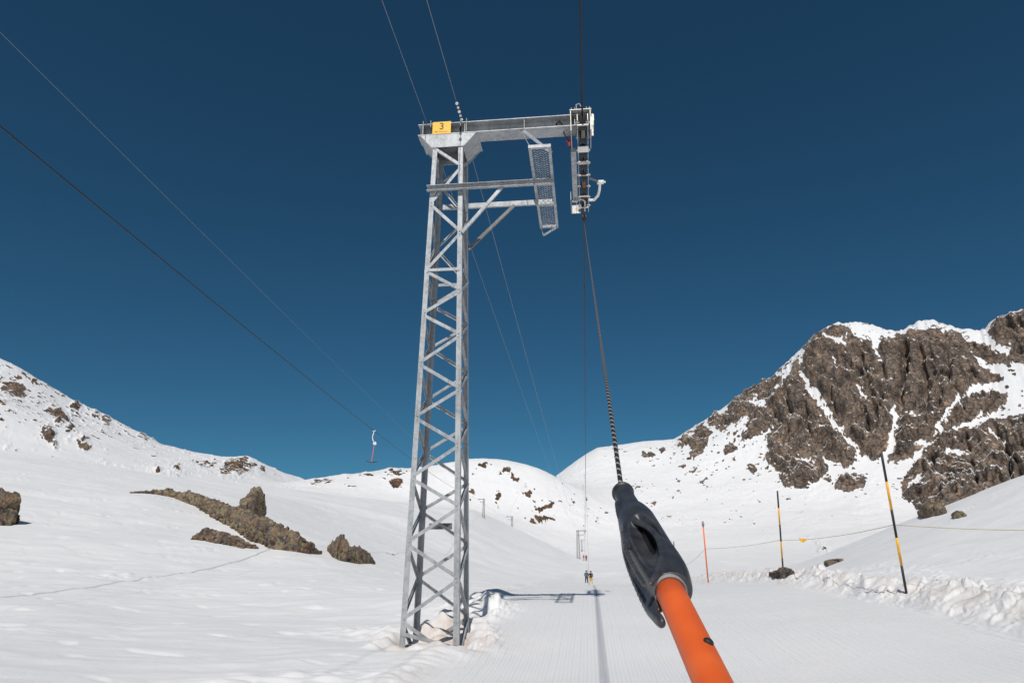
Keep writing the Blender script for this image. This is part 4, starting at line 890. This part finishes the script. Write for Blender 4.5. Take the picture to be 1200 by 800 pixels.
# mouth for the tube, cord collar
ring1 = np.sqrt((np.sqrt(U**2+V_**2)-0.0185)**2+(W_-0.435)**2)-0.0035; body = smin(body, ring1, 0.004)
body = smax(body, -(np.maximum(np.sqrt(U**2+V_**2)-0.0195, W_-0.02)), 0.0015)
Vg, Qg = surface_nets(body.astype(np.float32), (gu[0], gv[0], gw[0]), h)
out = np.zeros_like(Vg)
w__ = Vg[:, 2]; cx_ = np.where(w__ >= 0, 0.2+0.028*w__, 0.2+0.052*w__)+Vg[:, 0]; cy_ = np.where(w__ >= 0, -0.315+0.059*w__, -0.315+0.022*w__)+Vg[:, 1]; cz_ = 0.87+w__
out[:, 0] = cx_; out[:, 1] = cz_*CP-cy_*SP; out[:, 2] = EYE+cz_*SP+cy_*CP
out -= np.array(base_c)
me = np_mesh('grip', out, Qg[:, ::-1]); grip = link('grip', me, M['grip'], tow, True)
bmm = bmesh.new(); bmm.from_mesh(me)
for _ in range(6): bmesh.ops.smooth_vert(bmm, verts=bmm.verts, factor=0.5, use_axis_x=True, use_axis_y=True, use_axis_z=True)
bmesh.ops.recalc_face_normals(bmm, faces=bmm.faces); bmm.to_mesh(me); bmm.free()
# grey collar where the tube enters the grip
bm = bmesh.new(); rings = []
for (r_, w_) in ((0.0186, -0.012), (0.0212, -0.012), (0.0215, 0.004), (0.0186, 0.004)):
    c = gp(0, 0, w_); x_, y_, _ = frame_of(axn); rings.append([bm.verts.new(c+(x_*math.cos(t)+y_*math.sin(t))*r_) for t in [2*math.pi*k_/40 for k_ in range(40)]])
for a, b in zip(rings, rings[1:]+rings[:1]):
    for k_ in range(40): bm.faces.new([a[k_], a[(k_+1) % 40], b[(k_+1) % 40], b[k_]])
bmesh.ops.recalc_face_normals(bm, faces=bm.faces); build('collar', bm, M['grey'], tow, True)
# braided cord up to the haul rope, spring reel hidden behind the sheaves
r_top = tw(RX-0.02, SY1+0.35, RZ-0.42); r0 = base_c+gp(0, 0, 0.455); dv = r_top-r0
bm = bmesh.new(); tube(bm, [(0, 0, dv.length*(i/60)**1.5) for i in range(61)], 0.0050, 14); aligned('cord', bm, M['braid'], gp(0, 0, 0.455), dv, tow)
bm = bmesh.new(); tube(bm, [r_top-base_c+Vector((-0.05, 0, 0.05)), r_top-base_c+Vector((0.07, 0, 0.05))], 0.10, 20); build('cord_reel', bm, M['rubber'], tow)

# ------------------------------------------------------------------ MARKER POLES AND ROPE
def banded_pole(px0, y0, px1, y1, Zc, name, label, bands, r, group='piste marker poles'):
    top = atZ(px0, y0, Zc); foot = hit(px1, y1, 8)
    # keep the pole's foot on the snow, lean it to its top
    d_ = ray(px1, y1); foot = Vector((atZ(px1, y1, Zc))); foot.z = zt(foot.x, foot.y)
    o = empty(name, foot); tag(o, label, 'marker pole', group); v = top-foot; n = len(bands)
    for i, m_ in enumerate(bands):
        a = v*(i/n); b = v*((i+1)/n)
        if i == 0: a = v*(-0.12)
        bm = bmesh.new(); tube(bm, [a+v*0.0006, b], r, 14); build('band', bm, M[m_], o, True)
    return o, foot, v
B5 = ['poleblack', 'poleyellow', 'poleblack', 'poleyellow', 'poleblack']
pA_, fA, vA = banded_pole(1033, 531, 1063, 699, 15.2, 'marker_pole', 'tall leaning black and yellow pole standing in the ploughed snow bank', B5, 0.027)
pB_, fB, vB = banded_pole(911, 575, 919, 681, 24.5, 'marker_pole', 'black and yellow pole beside the small brown boulder', B5, 0.029)
pC_, fC, vC = banded_pole(824, 616, 830, 682, 31, 'marker_pole', 'all orange pole with grey cap between grip and striped poles', ['poleorange'], 0.030)
bm = bmesh.new(); tube(bm, [vC*1.0, vC*1.03, vC*1.08], [0.05, 0.06, 0.045], 12); build('cap', bm, M['grey'], pC_, True)
pD_, fD, vD = banded_pole(789.5, 634, 791, 655, 60, 'marker_pole', 'short distant striped pole peeking out right behind the black grip', ['poleyellow', 'poleblack'], 0.04)
pE_, fE, vE = banded_pole(897.5, 665, 899, 674, 48, 'marker_pole', 'tiny far orange stake left of the brown boulder', ['poleorange'], 0.035)
# twine strung along the poles
bm = bmesh.new()
knots = [atZ(1290, 624, 12.8), atZ(1200, 621, 13.5), fA+vA*0.49, fB+vB*0.415, fC+vC*0.60, atZ(803, 662, 50)]
pts = []
for a, b in zip(knots, knots[1:]):
    for i in range(8): t = i/8; pts.append(a.lerp(b, t)+Vector((0, 0, -0.10*4*t*(1-t)*min(1, (b-a).length/10))))
pts.append(knots[-1]); tube(bm, pts, 0.007, 6); o = build('boundary_rope', bm, M['twine'], None, True); tag(o, 'thin yellowish cord strung between the marker poles on the right', 'rope')
bm = bmesh.new(); k_ = fA+vA*0.49; k2 = fB+vB*0.415; p = k_.lerp(k2, 0.72); p.z -= 0.08
prism(bm, [p+Vector((-0.10, 0, -0.04)), p+Vector((0.0, 0, -0.09)), p+Vector((0.12, 0, -0.02)), p+Vector((0.05, 0, 0.03)), p+Vector((-0.12, 0, 0.05))], (0, 0.03, 0)); bmesh.ops.recalc_face_normals(bm, faces=bm.faces)
o = build('pennant', bm, M['poleyellow']); tag(o, 'small yellow tag tied on the boundary cord left of the leaning pole', 'tag')

# ------------------------------------------------------------------ BOULDERS
def boulder(path, label, m, seed, sub=(56, 40), group=None, rough=1.0):
    """path: list of (centre, half width, half height); a closed rough body laid along the path"""
    nS, nR = sub; P = [Vector(p[0]) for p in path]; n = len(P)
    V = []; dirs = (P[-1]-P[0]).normalized(); side = dirs.cross(Vector((0, 0, 1))).normalized()
    ts = np.linspace(0, 1, nS); cx = np.array([[*p] for p in P]); kx = np.linspace(0, 1, n)
    c = np.stack([np.interp(ts, kx, cx[:, i]) for i in range(3)], 1); hw = np.interp(ts, kx, [p[1] for p in path]); hh = np.interp(ts, kx, [p[2] for p in path])
    endk = np.sqrt(np.clip(1-(2*ts-1)**2, 0, 1))**0.55
    an = np.linspace(0, 2*np.pi, nR, endpoint=False)
    cc, ss = np.cos(an), np.sin(an); sq = (np.abs(cc)**3.2+np.abs(ss)**3.2)**(-1/3.2)
    A = c[:, None, :] + (hw*endk)[:, None, None]*(cc*sq)[None, :, None]*np.array(side)[None, None, :] + (hh*endk)[:, None, None]*(ss*sq)[None, :, None]*np.array([0, 0, 1.0])[None, None, :]
    F = A.reshape(-1, 3).copy(); s = float(np.mean(hh)); org = F.mean(0)
    cen = np.repeat(c, nR, 0); nd = F-cen; nl = np.linalg.norm(nd, axis=1)[:, None]+1e-6; nd = nd/nl
    q = F/s+seed*13.7
    lay = q[:, 0]*0.35+q[:, 1]*0.25+q[:, 2]*1.0+0.35*n3(q[:, 0]/1.5, q[:, 1]/1.5, q[:, 2]/1.5+7)
    saw = (lay*1.6) % 1.0; lay2 = q[:, 0]*1.0-q[:, 1]*0.3-q[:, 2]*0.45+0.3*n3(q[:, 0]/1.2+3, q[:, 1]/1.2, q[:, 2]/1.2); saw2 = (lay2*0.9) % 1.0
    disp = 0.34*n3(q[:, 0]/1.8, q[:, 1]/1.8, q[:, 2]/1.8) + 0.12*n3(q[:, 0]/0.8+5, q[:, 1]/0.8, q[:, 2]/0.8) + 0.12*n3(q[:, 0]/0.4, q[:, 1]/0.4, q[:, 2]/0.4)+0.07*n3(q[:, 0]/0.2, q[:, 1]/0.2, q[:, 2]/0.2)+0.03*n3(q[:, 0]/0.1, q[:, 1]/0.1, q[:, 2]/0.1) + 0.24*(saw-0.5) + 0.30*(saw2-0.5)
    # blocky quantised facets
    disp += 0.14*np.round(2.2*n3(q[:, 0]/1.1+50, q[:, 1]/1.1, q[:, 2]/1.1))
    F = F+nd*(disp[:, None]*s*rough)*np.minimum(1, nl/(0.5*s))
    base = np.array([*P[0]]); F2 = F-base
    idx_ = np.arange(nS*nR).reshape(nS, nR); nxt = np.roll(idx_, -1, 1)
    Q = np.stack([idx_[:-1], nxt[:-1], nxt[1:], idx_[1:]], -1).reshape(-1, 4)
    me = np_mesh('boulder', F2, Q); o = link('boulder', me, m, None, False); o.location = P[0]
    bmx = bmesh.new(); bmx.from_mesh(me); bmesh.ops.remove_doubles(bmx, verts=bmx.verts, dist=0.003*s); bmesh.ops.recalc_face_normals(bmx, faces=bmx.faces); bmx.to_mesh(me); bmx.free()
    tag(o, label, 'boulder', group); return o
def rock_px(spec, label, m, seed, rough=1.0, sub=(56, 40), group='boulders on the snow'):
    """spec: (px, py of the foot, half width px, half height px)"""
    path = []
    r_ref = None
    for (px, py, hw, hh) in spec:
        p = hit(px, py, 8); z = p.y*CP+(p.z-EYE)*SP; k_ = z/F0
        path.append((p+Vector((0, 0, hh*k_*0.35)), hw*k_, hh*k_))
    return boulder(path, label, m, seed, sub, group, rough)
rock_px([(-42, 612, 22, 24), (-18, 612, 24, 30), (4, 611, 20, 24), (17, 611, 8, 13)], 'squarish lichened boulder at the left edge on the snow slope', M['boulder'], 1, 0.7, (140, 110))
rock_px([(152, 578, 3, 2), (182, 579, 5, 5.5), (212, 585, 7, 7), (240, 597, 8, 10), (262, 610, 9, 12.5), (285, 621, 11, 15), (306, 635, 12, 20), (330, 644, 12, 20), (354, 648, 9, 14), (377, 649, 4, 5.5)], 'longest rock outcrop running diagonally down the left snow slope', M['boulder'], 2, 0.8, (420, 110))
rock_px([(277, 603, 5, 6), (286, 604, 7, 14), (297, 604, 7, 24), (303, 604, 7, 18), (308, 605, 5, 10)], 'small pointed stone standing upright behind the long outcrop', M['boulder'], 3, 0.6, (90, 90))
rock_px([(224, 632, 4, 3), (243, 633, 6, 10), (268, 638, 6, 9), (303, 643, 4, 3)], 'low flat brown rock in front of the long outcrop', M['boulder2'], 4, 0.8, (130, 80))
rock_px([(383, 645, 5, 6), (391, 653, 8, 14), (398, 656, 9, 20), (412, 659, 8, 15), (428, 660, 7, 11), (440, 661, 3, 4)], 'jagged rock at the right end of the outcrop chain', M['boulder'], 5, 0.95, (150, 100))
rock_px([(902, 675, 3, 3), (912, 675.5, 4, 5), (920, 675.5, 4, 8), (931, 675, 3, 4)], 'small brown boulder in the snow beside the striped pole', M['boulder2'], 6, 0.7, (70, 60))
rock_px([(1079, 604, 5, 6), (1092, 604, 9, 11), (1107, 602, 6, 7)], 'yellowish boulder on the right ridge below the rock face', M['boulder'], 7, 0.6, (70, 60))
rock_px([(1117, 606, 3, 3), (1124, 606, 6, 5), (1132, 605, 3, 3)], 'small stone right of the yellowish boulder on the ridge', M['boulder'], 8, 0.6, (30, 24))
rock_px([(967, 661, 3, 3), (977, 661, 7, 4), (987, 657, 3, 3)], 'flat stone low on the right bank between the striped poles', M['boulder'], 9, 0.6, (30, 24))

# ------------------------------------------------------------------ SKIERS
def person(foot, heading, jacket, trousers, label, hat, lean=0.06, height=1.75):
    h = 0.022; s = height/1.75
    gx = np.arange(-0.42, 0.42, h); gy = np.arange(-0.42, 0.5, h); gz = np.arange(-0.03, 1.85, h)
    U, V, W = np.meshgrid(gx, gy, gz, indexing='ij')
    def cp(a, b, ra, rb):
        a, b = np.array(a), np.array(b); e = b-a; t = np.clip(((U-a[0])*e[0]+(V-a[1])*e[1]+(W-a[2])*e[2])/(e@e), 0, 1)
        return np.sqrt((U-a[0]-t*e[0])**2+(V-a[1]-t*e[1])**2+(W-a[2]-t*e[2])**2)-(ra+(rb-ra)*t)
    def un(x, y, k=0.04):
        hh_ = np.clip(0.5+0.5*(y-x)/k, 0, 1); return y+(x-y)*hh_-k*hh_*(1-hh_)
    f = cp((0, 0, 0.98), (0, 0.02, 1.12), 0.15, 0.145); f = un(f, cp((0, 0.02, 1.15), (0, 0.03, 1.36), 0.145, 0.15)); 
    f = un(f, cp((-0.15, 0.02, 1.40), (0.15, 0.02, 1.40), 0.085, 0.085)); f = un(f, cp((0, 0.03, 1.42), (0, 0.04, 1.55), 0.06, 0.06))
    for sx in (-1, 1):
        f = un(f, cp((sx*0.10, 0, 0.92), (sx*0.13, 0.07, 0.50), 0.115, 0.075)); f = un(f, cp((sx*0.13, 0.07, 0.50), (sx*0.14, -0.01, 0.12), 0.078, 0.06))
        f = un(f, cp((sx*0.14, -0.03, 0.06), (sx*0.14, 0.16, 0.05), 0.06, 0.05), 0.03)
        f = un(f, cp((sx*0.20, 0.02, 1.40), (sx*0.27, 0.03, 1.13), 0.065, 0.052)); f = un(f, cp((sx*0.27, 0.03, 1.13), (sx*0.20, 0.25, 1.05), 0.052, 0.042))
        f = un(f, cp((sx*0.20, 0.26, 1.05), (sx*0.18, 0.33, 1.06), 0.048, 0.035), 0.02)
    f = un(f, cp((0, 0.04, 1.60), (0, 0.05, 1.66), 0.095, 0.10), 0.03)
    V3, Q3 = surface_nets(f.astype(np.float32), (gx[0], gy[0], gz[0]), h)
    V3[:, 1] += V3[:, 2]*lean*0.0; V3 *= s
    me = np_mesh('body', V3, Q3); root = empty('person', foot, -heading); tag(root, label, 'skier')
    o = link('body', me, [jacket, trousers, M['skin'], M['rubber']], root, True)
    zc = V3[:, 2][Q3].mean(1)/s; mi = np.zeros(len(Q3), np.int32); mi[zc < 0.92] = 1; mi[zc > 1.50] = 2; mi[zc < 0.2] = 3
    me.polygons.foreach_set('material_index', mi)
    bx_ = bmesh.new(); bx_.from_mesh(me); bmesh.ops.recalc_face_normals(bx_, faces=bx_.faces); bx_.to_mesh(me); bx_.free()
    bm = bmesh.new(); bmesh.ops.create_uvsphere(bm, u_segments=16, v_segments=10, radius=0.128*s, matrix=Matrix.Translation((0, 0.03*s, 1.67*s)) @ Matrix.Diagonal((1, 1.1, 1, 1)))
    bmesh.ops.delete(bm, geom=[v for v in bm.verts if v.co.z < 1.62*s], context='VERTS'); build('helmet', bm, hat, root, True)
    for sx in (-1, 1):
        bm = bmesh.new(); x = sx*0.14
        for (y0, z0), (y1, z1) in (((-0.75, 0.012), (0.7, 0.012)), ((0.7, 0.012), (0.86, 0.10))): bar(bm, (x, y0, z0), (x, y1, z1), 0.09, 0.018)
        build('ski', bm, M['poleblack'], root)
    return root
cl = {k_: simple('cloth '+k_, v_, 0.8, 0, 0.15, 6) for k_, v_ in {'teal': (0.03, 0.10, 0.13), 'black': (0.02, 0.02, 0.024), 'yellow': (0.75, 0.42, 0.02), 'dark': (0.05, 0.05, 0.07), 'red': (0.55, 0.06, 0.05), 'pink': (0.7, 0.35, 0.3)}.items()}
def gnd(px, Zc):
    p = atZ(px, 685, Zc); p.z = zt(p.x, p.y); return p
pa_ = gnd(687.6, 93); pb_ = gnd(692.8, 93)
person(pa_, LINE, cl['teal'], cl['dark'], 'skier in teal jacket and dark trousers, left one of the pair on the track', cl['dark'])
person(pb_, LINE, cl['black'], cl['yellow'], 'skier in black jacket and bright yellow trousers on the track', cl['black'])
pc_ = gnd(684.8, 205); pd_ = gnd(688.0, 205)
person(pc_, LINE, cl['red'], cl['pink'], 'tiny distant skier in red farther up the track', cl['red'])
person(pd_, LINE, cl['dark'], cl['black'], 'tiny distant skier in dark clothes right of the one in red', cl['black'])
# the T-bars that tow the skiers
def tow_pair(pl_, pr_, label):
    c = (pl_+pr_)/2; b = c+Vector((0, -0.25, 0.85)); root = empty('t_bar', b); tag(root, label, 'T-bar', 'T-bars towing skiers')
    f_ = along(1.0); up_ = b+f_*9; yy_ = up_.y; top = Vector((up_.x, up_.y, t2[0].z-0.6)) 
    mid_ = b+(top-b)*0.12
    bm = bmesh.new(); tube(bm, [(-0.42, 0, 0), (0.42, 0, 0)], 0.025, 8); build('crossbar', bm, M['poleblack'], root)
    bm = bmesh.new(); tube(bm, [(0, 0, 0.0), mid_-b], 0.02, 8); build('stem', bm, M['tube'], root)
    bm = bmesh.new(); tube(bm, [mid_-b, top-b], 0.010, 6); build('cord', bm, M['cable'], root)
    bm = bmesh.new(); tube(bm, [top-b+Vector((-0.12, 0, 0)), top-b+Vector((0.12, 0, 0))], 0.28, 14); build('reel_box', bm, M['grey'], root)
tow_pair(pa_, pb_, 'T-bar pulling the teal and yellow clad pair of skiers')
tow_pair(pc_, pd_, 'far T-bar pulling the distant red clad skier')

# ------------------------------------------------------------------ CAMERA, LIGHT, SKY
cd = bpy.data.cameras.new('camera'); co = bpy.data.objects.new('camera', cd); C.objects.link(co)
cd.lens = 24.0; cd.sensor_width = 36.0; cd.sensor_fit = 'HORIZONTAL'; cd.clip_start = 0.05; cd.clip_end = 12000
co.location = (0, 0, EYE); co.rotation_euler = (R(90)+PITCH, 0, 0)
bpy.context.scene.camera = co
sun_to = Vector((-1.0, -9.2, 10.9)).normalized()
sl_ = bpy.data.lights.new('sun', 'SUN'); sl_.energy = 3.6; sl_.angle = R(0.53); sl_.color = (1.0, 0.955, 0.89)
so = bpy.data.objects.new('sun', sl_); C.objects.link(so); so.rotation_mode = 'QUATERNION'; so.rotation_quaternion = sun_to.to_track_quat('Z', 'Y')
w_ = bpy.data.worlds.new('World'); bpy.context.scene.world = w_; w_.use_nodes = True; nt = w_.node_tree
bg = nt.nodes['Background']; sk = nt.nodes.new('ShaderNodeTexSky'); sk.sky_type = 'NISHITA'; sk.sun_disc = False
sk.sun_elevation = math.asin(sun_to.z); sk.sun_rotation = math.atan2(sun_to.x, sun_to.y); sk.altitude = 2800; sk.air_density = 1.0; sk.dust_density = 0.0; sk.ozone_density = 3.0
hs_ = nt.nodes.new('ShaderNodeHueSaturation'); hs_.inputs['Saturation'].default_value = 1.0
nt.links.new(sk.outputs['Color'], hs_.inputs['Color']); mt_ = nt.nodes.new('ShaderNodeMixRGB'); mt_.blend_type = 'MULTIPLY'; mt_.inputs['Fac'].default_value = 1.0; mt_.inputs[2].default_value = (0.40, 0.90, 0.97, 1)
nt.links.new(hs_.outputs['Color'], mt_.inputs[1]); nt.links.new(mt_.outputs['Color'], bg.inputs['Color']); bg.inputs['Strength'].default_value = 0.05
sc_ = bpy.context.scene
sc_.view_settings.view_transform = 'Standard'; sc_.view_settings.look = 'None'; sc_.view_settings.gamma = 1.0; sc_.view_settings.exposure = 0.0
sc_.render.engine = 'CYCLES'; sc_.cycles.max_bounces = 6; sc_.cycles.diffuse_bounces = 3
